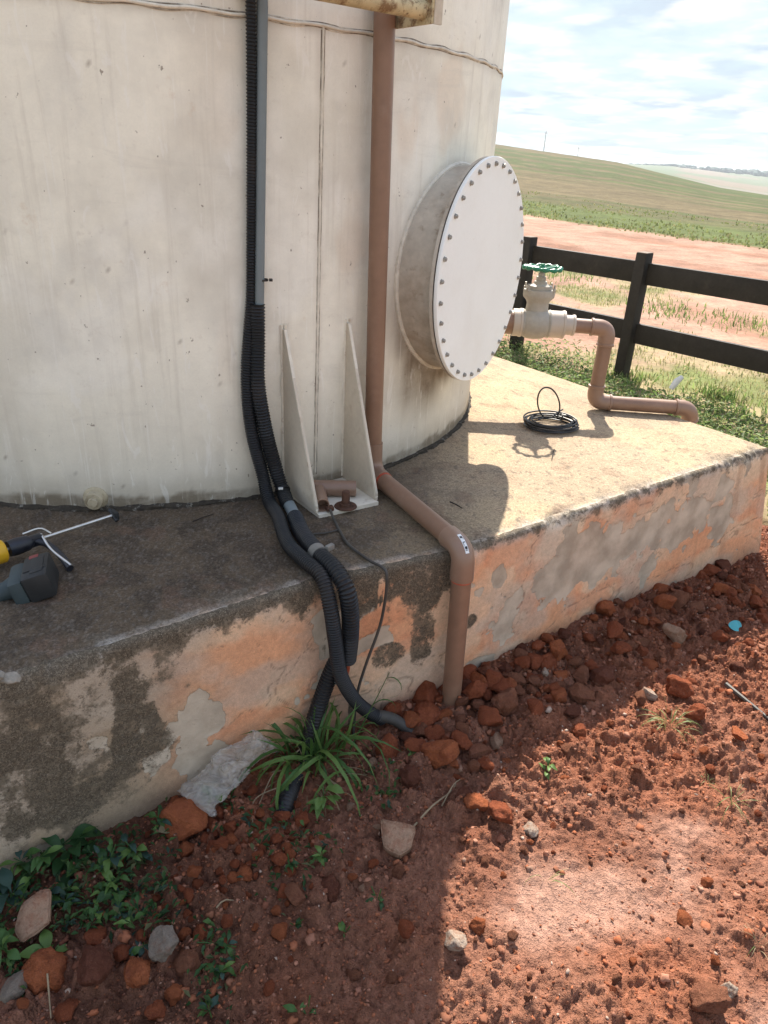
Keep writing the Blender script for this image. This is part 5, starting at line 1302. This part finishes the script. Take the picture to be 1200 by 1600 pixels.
# ------------------------------------------------------------------ plants
def blade_mesh(name, m, L, w, bend, fold=0.25, n=8, tip=1.0):
    """one arching leaf blade growing up +Z and leaning to +X"""
    V = []; F = []
    for i in range(n + 1):
        t = i / n; ang = bend * t * t * 1.2 + bend * 0.15 * t
        x = L * (t * math.sin(ang * 0.75)); z = L * t * math.cos(ang * 0.75)
        ww = w * (0.35 + 2.6 * t * (1 - t) ** 0.8) * (1 - t ** 6) * 0.5 if tip else w * .5
        V += [(x, -ww, z + fold * ww), (x, 0, z), (x, ww, z + fold * ww)]
    for i in range(n):
        for k in range(2):
            a = i * 3 + k; F.append((a, a + 1, a + 4, a + 3))
    me = bpy.data.meshes.new(name); me.from_pydata(V, [], F); me.materials.append(MATS[m])
    for p_ in me.polygons: p_.use_smooth = True
    return me
def leaf_mesh(name, m, L, w, droop=0.5, n=8, stem=0.35):
    """a broad leaf on a short stalk pointing to +X"""
    V = []; F = []; st = 0.0015
    V += [(0, -st, 0), (0, 0, 0.0008), (0, st, 0)]
    for i in range(n + 1):
        t = i / n; x = L * stem + L * t; ww = w * math.sin(math.pi * min(1, (t * 0.96 + 0.03)) ** 0.8) ** 0.85 * 0.5 + 0.0006
        z = L * (0.42 * t - droop * t * t) + L * stem * 0.5
        V += [(x, -ww, z + ww * 0.30 + 0.04 * L * math.sin(7 * t)), (x, 0, z), (x, ww, z + ww * 0.30 - 0.04 * L * math.sin(7 * t + 1))]
    for i in range(n + 1):
        for k in range(2):
            a = i * 3 + k; F.append((a, a + 1, a + 4, a + 3))
    me = bpy.data.meshes.new(name); me.from_pydata(V, [], F); me.materials.append(MATS[m])
    for p_ in me.polygons: p_.use_smooth = True
    return me
def child(name, me, parent, loc, rot, s):
    o = bpy.data.objects.new(name, me); COL.objects.link(o); o.parent = parent; o.location = loc; o.rotation_euler = rot; o.scale = (s, s, s); return o
BL = {m: [blade_mesh('blade', m, 1.0, w, b) for w, b in ((0.045, 0.5), (0.056, 1.0), (0.050, 1.7), (0.038, 0.25), (0.06, 2.3))] for m in ('leaf_mid', 'leaf_bright', 'leaf_dark', 'leaf_pale', 'leaf_dry')}
TH_ = {m: [blade_mesh('blade', m, 1.0, w, b) for w, b in ((0.022, 0.9), (0.026, 1.6), (0.020, 2.2), (0.018, 0.4))] for m in ('leaf_mid', 'leaf_pale', 'leaf_dry', 'leaf_bright')}
# the big grass tuft round the conduits
tp = on_ground(500, 1195)
tuft = empty('grass_tuft', (tp[0], tp[1], gz(tp[0], tp[1]) - 0.005), 'broad bladed green grass tuft growing round the conduits at the plinth foot', 'grass tuft')
rg = random.Random(21)
for k in range(92):
    a = rg.uniform(0, 6.28); r_ = abs(rg.gauss(0, 0.050)); m = rg.choice(('leaf_mid', 'leaf_bright', 'leaf_mid', 'leaf_bright', 'leaf_mid', 'leaf_bright', 'leaf_bright'))
    child('blade', rg.choice(BL[m]), tuft, (r_ * math.cos(a) - 0.01, r_ * math.sin(a) * 0.8, 0), (rg.gauss(0, .28), rg.gauss(0.16, 0.28), a + rg.gauss(0, .9)), rg.uniform(0.07, 0.235))
for k in range(26):
    a = rg.uniform(0, 6.28); r_ = abs(rg.gauss(0, 0.06))
    child('dry_blade', rg.choice(TH_['leaf_dry']), tuft, (r_ * math.cos(a) - 0.03, r_ * math.sin(a) - 0.04, 0), (rg.gauss(0, .3), rg.uniform(0.5, 1.35), a), rg.uniform(0.07, 0.17))
P, q = spline([(0.075, 0.04, 0.0), (0.105, 0.065, 0.07), (0.150, 0.10, 0.165), (0.178, 0.115, 0.235)], 0.01)
sm = MB().tube([Vector(p_) + tuft.location for p_ in P], [0.0024 - 0.0016 * i / len(P) for i in range(len(P))], 6); sm.build('seed_stalk', 'leaf_mid', tuft)
for t_, s_, az_, dp in ((0.60, 0.085, 0.2, 2.6), (0.35, 0.08, 0.35, 1.9), (0.35, 0.06, 2.6, 1.4), (0.93, 0.07, -.3, 2.4)):
    p_ = P[int(t_ * (len(P) - 1))]; child('stalk_leaf', rg.choice(BL['leaf_mid']), tuft, tuple(p_), (0.1, 0.7, az_), s_)
for (px_, py_, n_, s_, m, lab) in ((1045, 1140, 34, 0.085, 'leaf_pale', 'pale yellow green grass tuft in the sun by the white stone'),
                                   (1105, 1222, 22, 0.035, 'leaf_pale', 'tiny pale grass patch on the sunlit soil right of the tuft'),
                                   (1140, 1262, 12, 0.07, 'leaf_pale', 'few straw coloured grass stems in the sun at the right'),
                                   (853, 1375, 6, 0.06, 'leaf_pale', 'three upright yellow green shoots on sunlit soil'),
                                   (1180, 1480, 10, 0.05, 'leaf_dry', 'dry straw wisp at the right edge')):
    p_ = on_ground(px_, py_); t_ = empty('grass_tuft', (p_[0], p_[1], gz(p_[0], p_[1])), lab, 'grass tuft')
    for k in range(n_):
        a = rg.uniform(0, 6.28); r_ = abs(rg.gauss(0, s_ * 0.22))
        child('blade', rg.choice(TH_[m if rg.random() < .7 else 'leaf_bright']), t_, (r_ * math.cos(a), r_ * math.sin(a), 0), (rg.gauss(0, .2), rg.uniform(0.0, 0.8), a), s_ * rg.uniform(0.6, 1.2))
LF = {m: [leaf_mesh('leaf', m, 1.0, w, d) for w, d in ((0.62, 0.5), (0.48, 0.8), (0.40, 0.35), (0.55, 1.0))] for m in ('leaf_dark', 'leaf_mid', 'leaf_bright', 'leaf_blue')}
def weed(px_, py_, n_, h, s_, ms, lab, group=None, spread=0.05, name='weed_plant'):
    p_ = on_ground(px_, py_); t_ = empty(name, (p_[0], p_[1], gz(p_[0], p_[1])), lab, 'weed', group)
    for b in range(max(2, n_ // 6)):
        a = rg.uniform(0, 6.28); tx_, ty_ = spread * rg.uniform(.3, 1) * math.cos(a), spread * rg.uniform(.3, 1) * math.sin(a); hh = h * rg.uniform(.6, 1.1)
        P, q = spline([(0, 0, -0.005), (tx_ * .4, ty_ * .4, hh * 0.6), (tx_, ty_, hh)], 0.012)
        MB().tube([Vector(c) + t_.location for c in P], 0.0013, 5).build('stem', 'leaf_mid', t_)
        for k in range(n_ // max(2, n_ // 6)):
            c = P[int(rg.uniform(0.35, 1) * (len(P) - 1))]
            child('leaf', rg.choice(LF[rg.choice(ms)]), t_, tuple(c), (rg.gauss(0, .3), rg.uniform(-0.45, 0.35), rg.uniform(0, 6.28)), s_ * rg.uniform(.55, 1.15))
    return t_
DK = ('leaf_dark', 'leaf_mid', 'leaf_mid', 'leaf_blue', 'leaf_bright')
weed(115, 1352, 16, 0.055, 0.062, ('leaf_dark', 'leaf_mid', 'leaf_dark'), 'broad leaved dark weed against the mouldy wall, tallest of the patch', spread=0.06)
weed(60, 1375, 22, 0.045, 0.034, DK, 'dark weed left of the tallest one along the wall')
weed(170, 1372, 26, 0.05, 0.032, DK, 'dark leafy weed right of the tallest one')
weed(215, 1345, 24, 0.045, 0.028, DK, 'dark leafy weed nearest to the plastic bag')
weed(150, 1410, 30, 0.04, 0.028, DK, 'low dark weed in the middle of the patch', spread=0.075)
weed(95, 1425, 26, 0.04, 0.027, DK, 'low dark weed just above the pale flat stone', spread=0.06)
weed(20, 1420, 26, 0.05, 0.040, ('leaf_blue', 'leaf_dark'), 'bluish leaved weed at the left edge', spread=0.06)
weed(195, 1440, 22, 0.035, 0.026, DK, 'low dark weed above the three small orange clods', spread=0.06)
weed(20, 1500, 16, 0.06, 0.036, ('leaf_bright', 'leaf_mid'), 'bright green sprig beside the large orange clod', spread=0.04)
weed(78, 1498, 9, 0.05, 0.042, ('leaf_bright', 'leaf_mid'), 'green three leaved sprig over the pale flat stone', spread=0.03)
weed(335, 1262, 18, 0.025, 0.026, DK, 'dark weed under the lower edge of the plastic bag', spread=0.06)
weed(250, 1305, 14, 0.03, 0.026, DK, 'dark weed between the wall and the big clod under the bag', spread=0.05)
weed(225, 1490, 10, 0.03, 0.024, ('leaf_mid', 'leaf_blue'), 'grey green sprig between the orange clods', spread=0.03)
weed(345, 1480, 14, 0.02, 0.022, DK, 'creeping weed below the crumbly red pile', spread=0.05)
weed(335, 1528, 12, 0.02, 0.022, DK, 'creeping weed right of the broken concrete piece', spread=0.04)
weed(325, 1572, 12, 0.02, 0.024, DK, 'creeping weed at the bottom edge, lower left', spread=0.04)
weed(645, 1190, 10, 0.02, 0.020, ('leaf_mid', 'leaf_bright'), 'small green weed left of the big orange clod', spread=0.03)
weed(600, 1240, 10, 0.02, 0.022, ('leaf_mid', 'leaf_bright'), 'small green weed below the grass tuft', spread=0.025)
weed(455, 1365, 12, 0.02, 0.020, ('leaf_mid', 'leaf_dark'), 'sparse weed on the shaded soil above the brown faceted clod', spread=0.05)
weed(505, 1345, 12, 0.03, 0.022, ('leaf_mid', 'leaf_bright'), 'pale sprig right of the crumbly red pile', spread=0.04)
weed(540, 1460, 8, 0.02, 0.020, ('leaf_mid', 'leaf_bright'), 'yellowish seedling alone on the shaded soil', spread=0.02)
weed(460, 1445, 8, 0.02, 0.020, ('leaf_mid', 'leaf_dark'), 'seedling below the brown faceted clod', spread=0.02)
weed(480, 1585, 12, 0.025, 0.022, ('leaf_mid', 'leaf_dark'), 'green weed at the bottom edge of the shaded soil', spread=0.05)
weed(590, 1410, 8, 0.02, 0.020, ('leaf_mid', 'leaf_dark'), 'seedling below the broken brick', spread=0.03)
weed(853, 1210, 12, 0.035, 0.024, ('leaf_bright', 'leaf_mid'), 'bright green sprig on the shadow edge right of the pipe', spread=0.02)
weed(505, 1270, 16, 0.06, 0.038, ('leaf_bright',), 'light green leafy weed below the grass tuft', spread=0.04)
# uncountable small leaves of the weed patch
LV = []; LFc = []; LC = []; cnt = 0
rgn = np.random.default_rng(31)
def in_patch(px_, py_): return py_ > 1385 - 0.40 * px_ - 4 and py_ < 1475 - 0.12 * px_ + 10
for k in range(1900):
    if k % 4:
        px_, py_ = rgn.uniform(-20, 275), rgn.uniform(1275, 1480)
        if not in_patch(px_, py_) or float(fbm(np.array([px_ * .03]), np.array([py_ * .03]), 2, 640)[0]) < 0.36: continue
        hz_ = rgn.uniform(0.003, 0.042)
    else:
        px_, py_ = rgn.choice(((330, 1265), (340, 1490), (330, 1540), (440, 1375), (400, 1300), (250, 1440), (600, 1230), (450, 1310), (490, 1330), (20, 1520))) + rgn.normal(0, 22, 2); hz_ = rgn.uniform(0.002, 0.018)
    c = on_ground(px_, py_); u_, n_ = to_un(c[0], c[1])
    if n_ - float(n_front(u_)) < 0.01: continue
    L_ = rgn.uniform(0.010, 0.026); w_ = L_ * rgn.uniform(.25, .5); a = rgn.uniform(0, 6.28); t_ = rgn.uniform(-0.3, 0.9)
    dx = np.array([math.cos(a) * math.cos(t_), math.sin(a) * math.cos(t_), math.sin(t_)]); dy = np.array([-math.sin(a), math.cos(a), rgn.uniform(-.5, .5)])
    b_ = np.array([c[0], c[1], gz(c[0], c[1]) + hz_])
    LV += [b_, b_ + dx * L_ * .5 + dy * w_ * .5 + np.array([0, 0, .002]), b_ + dx * L_ - np.array([0, 0, L_ * .25]), b_ + dx * L_ * .5 - dy * w_ * .5 + np.array([0, 0, .002])]
    LFc.append([cnt, cnt + 1, cnt + 2]); LFc.append([cnt, cnt + 2, cnt + 3]); cnt += 4
    cc = np.array([(0.034, 0.085, 0.026), (0.05, 0.115, 0.032), (0.04, 0.08, 0.05), (0.08, 0.15, 0.04), (0.13, 0.14, 0.06)][rgn.choice(5, p=[.24, .32, .10, .22, .12])]) * rgn.uniform(.7, 1.3)
    LC += [cc] * 4
gcv = tri_mesh('ground_cover', np.array(LV), np.array(LFc), 'grass_attr', np.array(LC))
tag(gcv, 'dense small leaves of the weed patch at the foot of the mouldy wall', 'weeds', kind='stuff')
# fallen straw in the shade: thin stems
def stick(pts_, r_, m, lab, name='twig', cat='twig', zoff=0.006):
    P = [];
    for (px_, py_, dz) in pts_:
        c = on_ground(px_, py_); P.append((c[0], c[1], gz(c[0], c[1]) + zoff + dz))
    P2, q = spline(P, 0.01)
    o = MB().tube(P2, [r_ * (1.1 - 0.5 * i / len(P2)) for i in range(len(P2))], 7).build(name, m, None, loc=P[0])
    return tag(o, lab, cat)
stick([(640, 1300, 0), (672, 1272, .004), (700, 1245, .006), (712, 1228, .002)], 0.0028, 'straw', 'dry pale twig lying above the broken brick')
stick([(690, 1262, 0), (706, 1240, .012), (718, 1225, .01)], 0.0018, 'straw', 'short dry stalk crossing the pale twig')
stick([(468, 1195, .02), (430, 1222, .02), (405, 1262, .0)], 0.0018, 'straw', 'dry bent stem left of the lowest conduit')
stick([(455, 1235, .02), (400, 1262, .01), (395, 1300, .0)], 0.0016, 'straw', 'dry thin stem between bag and lowest conduit')
stick([(80, 1545, .05), (82, 1600, .0)], 0.0018, 'straw', 'dry upright stem in front of the large orange clod')
stick([(340, 1440, .0), (352, 1425, .004), (372, 1418, .0)], 0.0018, 'straw', 'curved dry stem below the crumbly pile')
stick([(1132, 1076, .012), (1215, 1146, .012)], 0.0075, 'grey_cable', 'black rod end lying on the sunlit soil at the right edge', 'black_rod', 'rod', 0.008)
for (x0, y0, x1, y1, r_, lab) in ((703, 784, 722, 794, 0.0024, 'short dark twig in the tank shadow on the slab'), (866, 702, 862, 718, 0.002, 'tiny dark twig on the sunlit slab below the coil'), (301, 815, 334, 803, 0.0020, 'thin dark twig on the slab in front of the tank')):
    p_, q_ = Vector(at_z(x0, y0, 0.506)), Vector(at_z(x1, y1, 0.506))
    tag(MB().tube([p_, (p_ + q_) / 2 + Vector((0, 0.002, 0.001)), q_], [r_, r_ * .9, r_ * .6], 6).build('twig', 'dark_twig', None, loc=tuple(p_)), lab, 'twig')
# dry leaves
for (px_, py_, s_, lab) in ((258, 1318, 0.05, 'beige dry leaf beside the big clod under the bag'), (428, 1100, 0.03, None)):
    if not lab: continue
    p_ = on_ground(px_, py_); me = leaf_mesh('dry_leaf', 'leaf_dry', 1.0, 0.7, 0.2)
    o = bpy.data.objects.new('dry_leaf', me); COL.objects.link(o); o.location = (p_[0] - 0.03, p_[1], gz(p_[0], p_[1]) + 0.02); o.scale = (s_, s_, s_); o.rotation_euler = (0.5, 0.1, 0.7)
    tag(o, lab, 'leaf')

# ------------------------------------------------------------------ plastic bag against the wall
def on_wall(px_, py_, off):
    d = px_ray(px_, py_); n = np.array([0.6, -0.8, 0]); x0, y0 = un(0.4, -1.377 + off); a = np.array([x0, y0, 0]) - np.array([0, 0, CAM_H])
    return d * ((a @ n) / (d @ n)) + np.array([0, 0, CAM_H])
tlp, trp = on_wall(392, 1138, 0.012), on_wall(432, 1168, 0.020)
b1p, b2p = on_ground(272, 1252), on_ground(326, 1290)
b1p = np.array([b1p[0], b1p[1], gz(b1p[0], b1p[1]) + 0.045]); b2p = np.array([b2p[0], b2p[1], gz(b2p[0], b2p[1]) + 0.035])
nb, mbb = 110, 44
S, Tt = np.meshgrid(np.linspace(0, 1, nb), np.linspace(0, 1, mbb), indexing='ij')
base = ((1 - S) * (1 - Tt))[..., None] * tlp + ((1 - S) * Tt)[..., None] * trp + (S * (1 - Tt))[..., None] * b1p + (S * Tt)[..., None] * b2p
nv = np.array([0.35, -0.62, 0.7]); nv /= np.linalg.norm(nv)
def crumple(seed): return 0.024 * (1 - np.abs(fbm(S * 4 + Tt * 1.5, Tt * 3 - S, 3, seed) * 2 - 1)) ** 3 + 0.008 * (1 - np.abs(fbm(S * 13, Tt * 8 + S * 5, 3, seed + 3) * 2 - 1)) ** 4
ed_ = np.minimum(np.minimum(S, 1 - S) * 3, np.minimum(Tt, 1 - Tt)) * 2
puff = np.clip(ed_, 0, 1) ** 0.6
wob = 0.030 * (fbm(S * 6, Tt * 3, 4, 410) - 0.5) * 2
side_v = (trp - tlp) / np.linalg.norm(trp - tlp)
layA = base + nv * (0.012 + 0.030 * puff + crumple(401))[..., None] + side_v * wob[..., None]
layB = base + nv * (0.006 + crumple(402) * 0.3)[..., None] + side_v * wob[..., None]
bag = empty('plastic_bag', tuple(b1p), 'crumpled translucent plastic bag leaning on the orange wall', 'plastic bag')
for L_ in (layA, layB):
    grid_mesh('bag_sheet', L_, 'clear_plastic', np.ones(L_.shape), parent=bag)
# cyan plastic cap
cp = on_ground(1145, 990)
cpz = gz(cp[0], cp[1]) + 0.018
cax = Vector((-0.15, -0.62, 0.75)).normalized(); cu_ = cax.cross(Vector((0, 0, 1))).normalized(); cv_ = cax.cross(cu_)
lidp = []
for k in range(26):
    a = 2 * math.pi * k / 26; rl_ = 0.0225 * (1 + 0.05 * math.sin(3 * a + 1)) * (0.68 if 10 <= k <= 12 else 1)
    lidp.append(Vector((cp[0], cp[1], cpz)) + cu_ * rl_ * math.cos(a) + cv_ * rl_ * math.sin(a) * 0.9 + cax * 0.003 * math.sin(2 * a))
V, F = plate(lidp, 0.0025, cax)
cap = MB().add(V, F).build('bottle_lid', 'cyan_plastic', None, smooth=False, loc=(cp[0], cp[1], cpz - 0.018))
tag(cap, 'turquoise plastic lid on the shaded soil by the wall', 'lid')
# pale litter near the fence
lp_ = Vector(at_z(1056, 602, 0.03))
lit = MB().tube([lp_ + Vector((-0.03, 0, -0.03)), lp_ + Vector((0.0, 0.0, 0.03)), lp_ + Vector((0.04, 0.02, 0.06))], [0.02, 0.026, 0.018], 10).build('litter', 'white_tie', None, loc=tuple(lp_))
tag(lit, 'pale scrap of litter in the weeds below the fence', 'litter')

# ------------------------------------------------------------------ grass behind the slab, along the track and on the field
def grass_field(name, N, gen, hmin, hmax, wid, seed, palette, label, lean=0.5):
    rg_ = np.random.default_rng(seed)
    x, y, hs = gen(rg_, N); n = len(x)
    zi = np.array([terrain_z(a, b) for a, b in zip(x, y)]) if n < 30000 else None
    h = rg_.uniform(hmin, hmax, n) * hs; a = rg_.uniform(0, 6.28, n); b = rg_.uniform(0, 6.28, n); ln = rg_.uniform(0.1, lean, n) * h * 1.5
    w = wid * rg_.uniform(0.6, 1.4, n)
    dx, dy = np.cos(a) * w, np.sin(a) * w; ox, oy = np.cos(b) * ln, np.sin(b) * ln
    V = np.stack([np.stack([x - dx, y - dy, zi - 0.02], -1), np.stack([x + dx, y + dy, zi - 0.02], -1),
                  np.stack([x + dx * .8 + ox * .4, y + dy * .8 + oy * .4, zi + h * .6], -1), np.stack([x - dx * .8 + ox * .4, y - dy * .8 + oy * .4, zi + h * .6], -1),
                  np.stack([x + ox, y + oy, zi + h], -1)], 1)
    F = np.array([[0, 1, 2], [0, 2, 3], [3, 2, 4]])
    F = (F[None] + (np.arange(n) * 5)[:, None, None]).reshape(-1, 3)
    pal = np.array(palette); c = pal[rg_.integers(0, len(pal), n)] * rg_.uniform(0.75, 1.25, (n, 1))
    o = tri_mesh(name, V.reshape(-1, 3), F, 'grass_attr', np.repeat(c, 5, 0))
    return tag(o, label, 'grass', kind='stuff')
PAL_G = [(0.10, 0.17, 0.045), (0.15, 0.22, 0.06), (0.07, 0.13, 0.035), (0.21, 0.27, 0.09)]
PAL_Y = [(0.30, 0.27, 0.12), (0.38, 0.32, 0.18), (0.17, 0.20, 0.07), (0.24, 0.25, 0.10)]
def verge_leaves(N, seed):
    rg_ = np.random.default_rng(seed)
    s = rg_.uniform(-4.6, 1.2, N); near_ = rg_.uniform(0, 1, N) < 0.2
    d = np.where(near_, rg_.uniform(0.05, 1.3, N), 1.15 + np.abs(rg_.normal(0, 0.55, N)))
    x, y = un(U_END + d, -1.31 + s)
    k = fbm(x * 1.8, y * 1.8, 3, 501) > 0.36 + 0.17 * np.clip(d - 1.2, 0, 1.2)
    x, y = x[k], y[k]; n = len(x)
    z = np.array([terrain_z(a, b) for a, b in zip(x, y)])
    top = 0.03 + 0.20 * np.clip(fbm(x * 2.6, y * 2.6, 3, 502) - 0.25, 0, 1); h = z + top * rg_.uniform(0.1, 1.0, n)
    L_ = rg_.uniform(0.018, 0.055, n); w_ = L_ * rg_.uniform(0.25, 0.5, n); a = rg_.uniform(0, 6.28, n); t_ = rg_.uniform(-0.5, 0.9, n)
    dx = np.stack([np.cos(a) * np.cos(t_), np.sin(a) * np.cos(t_), np.sin(t_)], -1) * L_[:, None]; dy = np.stack([-np.sin(a), np.cos(a), rg_.uniform(-.6, .6, n)], -1) * w_[:, None] * 0.5
    b0_ = np.stack([x, y, h], -1)
    V = np.stack([b0_, b0_ + dx * 0.5 + dy, b0_ + dx - np.array([0, 0, 1]) * (L_ * 0.3)[:, None], b0_ + dx * 0.5 - dy], 1)
    F = (np.array([[0, 1, 2], [0, 2, 3]])[None] + (np.arange(n) * 4)[:, None, None]).reshape(-1, 3)
    pal = np.array([(0.12, 0.19, 0.05), (0.18, 0.25, 0.07), (0.09, 0.15, 0.045), (0.26, 0.31, 0.11), (0.31, 0.28, 0.14)]); c = pal[rg_.choice(5, n, p=[.3, .3, .18, .14, .08])] * rg_.uniform(.75, 1.25, (n, 1))
    o = tri_mesh('verge_weeds', V.reshape(-1, 3), F, 'grass_attr', np.repeat(c, 4, 0))
    tag(o, 'bright green leafy weeds behind the far edge of the slab', 'weeds', kind='stuff')
verge_leaves(30000, 51)
def gen_mid(rg_, N):
    x = rg_.uniform(0.8, 9, N); y = rg_.uniform(3.2, 11, N); u_, n_ = to_un(x, y)
    uf = 0.819 * x + 0.574 * y - 17.4
    m = fbm(x * 1.1, y * 0.8, 4, 9)
    k = (u_ > U_END + 0.06) & (uf < -6.0) & (x < 0.8 * y + 0.3) & (m > 0.50 + 0.08 * rg_.uniform(-1, 1, N))
    return x[k], y[k], np.ones(k.sum()) * 0.8
grass_field('dry_grass', 42000, gen_mid, 0.015, 0.06, 0.0045, 52, PAL_Y, 'sparse yellowing grass on the bare ground round the fence')
def gen_clump(rg_, N):
    x, y = [], []
    for (px_, py_, sp) in ((1122, 612, 0.07), (755, 570, 0.2), (880, 430, 0.4), (1040, 480, 0.25), (1170, 500, 0.3), (975, 585, 0.10), (1150, 640, 0.2)):
        c = at_z(px_, py_, -0.02); n = N // 7
        x.append(rg_.normal(c[0], sp, n)); y.append(rg_.normal(c[1], sp * 1.2, n))
    x = np.concatenate(x); y = np.concatenate(y); u_, n_ = to_un(x, y); k = u_ > U_END + 0.05
    return x[k], y[k], np.ones(k.sum())
grass_field('grass_clumps', 1900, gen_clump, 0.02, 0.085, 0.006, 53, PAL_G + PAL_Y[2:], 'green grass clumps standing near the fence')
def gen_field(rg_, N):
    d = rg_.uniform(0, 1, N) ** 1.8 * 9; v = rg_.uniform(-34, 4, N)
    uf = 17.4 + d + rg_.normal(0, 0.25, N)
    x = 0.819 * uf + 0.574 * v; y = 0.574 * uf - 0.819 * v
    k = (x > 0.02 * y) & (x < 0.75 * y) & (y > 5) & (fbm(x * 0.5, y * 0.5, 3, 505) + 0.25 * np.exp(-d / 4) > 0.48)
    return x[k], y[k], (0.8 + 0.4 * rg_.uniform(0, 1, k.sum()))
grass_field('field_grass', 7000, gen_field, 0.02, 0.08, 0.030, 54, [(0.17, 0.20, 0.07), (0.20, 0.22, 0.085), (0.15, 0.17, 0.06), (0.24, 0.22, 0.11)], 'green grass growing along the upper edge of the track')

# ------------------------------------------------------------------ far trees and poles
rg_ = np.random.default_rng(77)
tv_, tf_, tcn = [], [], []; cnt = 0
for k in range(520):
    a = rg_.uniform(15.5, 48); a_r = math.radians(a); d = 985 + rg_.uniform(-30, 60) if a > 19 else 990
    el_ = float(np.interp(a, [14.8, 18.6, 24.6, 30, 60], [0.2, 0.20, -0.12, -0.2, -0.1])); zb = CAM_H + d * math.tan(math.radians(el_)) - 2
    hgt = rg_.uniform(3, 6) * float(np.interp(a, [15.5, 19, 24, 30], [0.35, 0.7, 1.1, 1.2])); rr_ = rg_.uniform(2.5, 6)
    V = JV * (1 + rg_.uniform(-0.3, 0.3, (len(JV), 1))) * np.array([rr_, rr_, hgt * 0.6]) + np.array([math.sin(a_r) * d, math.cos(a_r) * d, zb + hgt * 0.55])
    tv_.append(V); tf_.append(JF + cnt); cnt += len(V); c = np.array([0.075, 0.105, 0.085]) * rg_.uniform(0.75, 1.3); tcn.append(np.repeat(c[None], len(V), 0))
tl_o = tri_mesh('tree_line', np.concatenate(tv_), np.concatenate(tf_), 'tree_far', np.concatenate(tcn))
tag(tl_o, 'distant dark wood along the horizon', 'wood', kind='stuff')
for (px_, py_, d_, h_, lab) in ((850, 232, 182, 4.6, 'tall thin power pole on the hill crest'), (903, 240, 240, 3.0, 'fainter power pole farther along the crest')):
    dd = px_ray(px_, py_); s_ = d_ / math.hypot(dd[0], dd[1]); c = dd * s_ + np.array([0, 0, CAM_H])
    pl = empty('power_pole', (c[0], c[1], c[2] - 4), lab, 'power pole')
    MB().tube([(c[0], c[1], c[2] - 4), (c[0], c[1], c[2] + h_ - 1.2)], [0.09, 0.06], 8).build('mast', 'pole_grey', pl)
    MB().box((c[0], c[1], c[2] + h_ - 1.6), (0.9, 0.07, 0.07)).build('cross_arm', 'pole_grey', pl)

# haze: thin closed box of air round the whole scene
hz_lo, hz_hi = float(TZ.min()) - 1.0, max(float(TZ.max()), 8.5) + 1.5
hz = MB().box((0, 0, (hz_lo + hz_hi) / 2), (7600, 7600, hz_hi - hz_lo)).build('haze', 'pole_grey', None, smooth=False)
hm = bpy.data.materials.new('haze_air'); hm.use_nodes = True; hm.node_tree.nodes.clear()
ho = hm.node_tree.nodes.new('ShaderNodeOutputMaterial'); hv = hm.node_tree.nodes.new('ShaderNodeVolumePrincipled')
hv.inputs['Color'].default_value = (0.86, 0.92, 1.0, 1); hv.inputs['Density'].default_value = 0.00038; hv.inputs['Anisotropy'].default_value = 0.2
hm.node_tree.links.new(hv.outputs[0], ho.inputs['Volume'])
hz.data.materials.clear(); hz.data.materials.append(hm)
tag(hz, 'thin daylight haze over the fields', 'haze', kind='stuff')
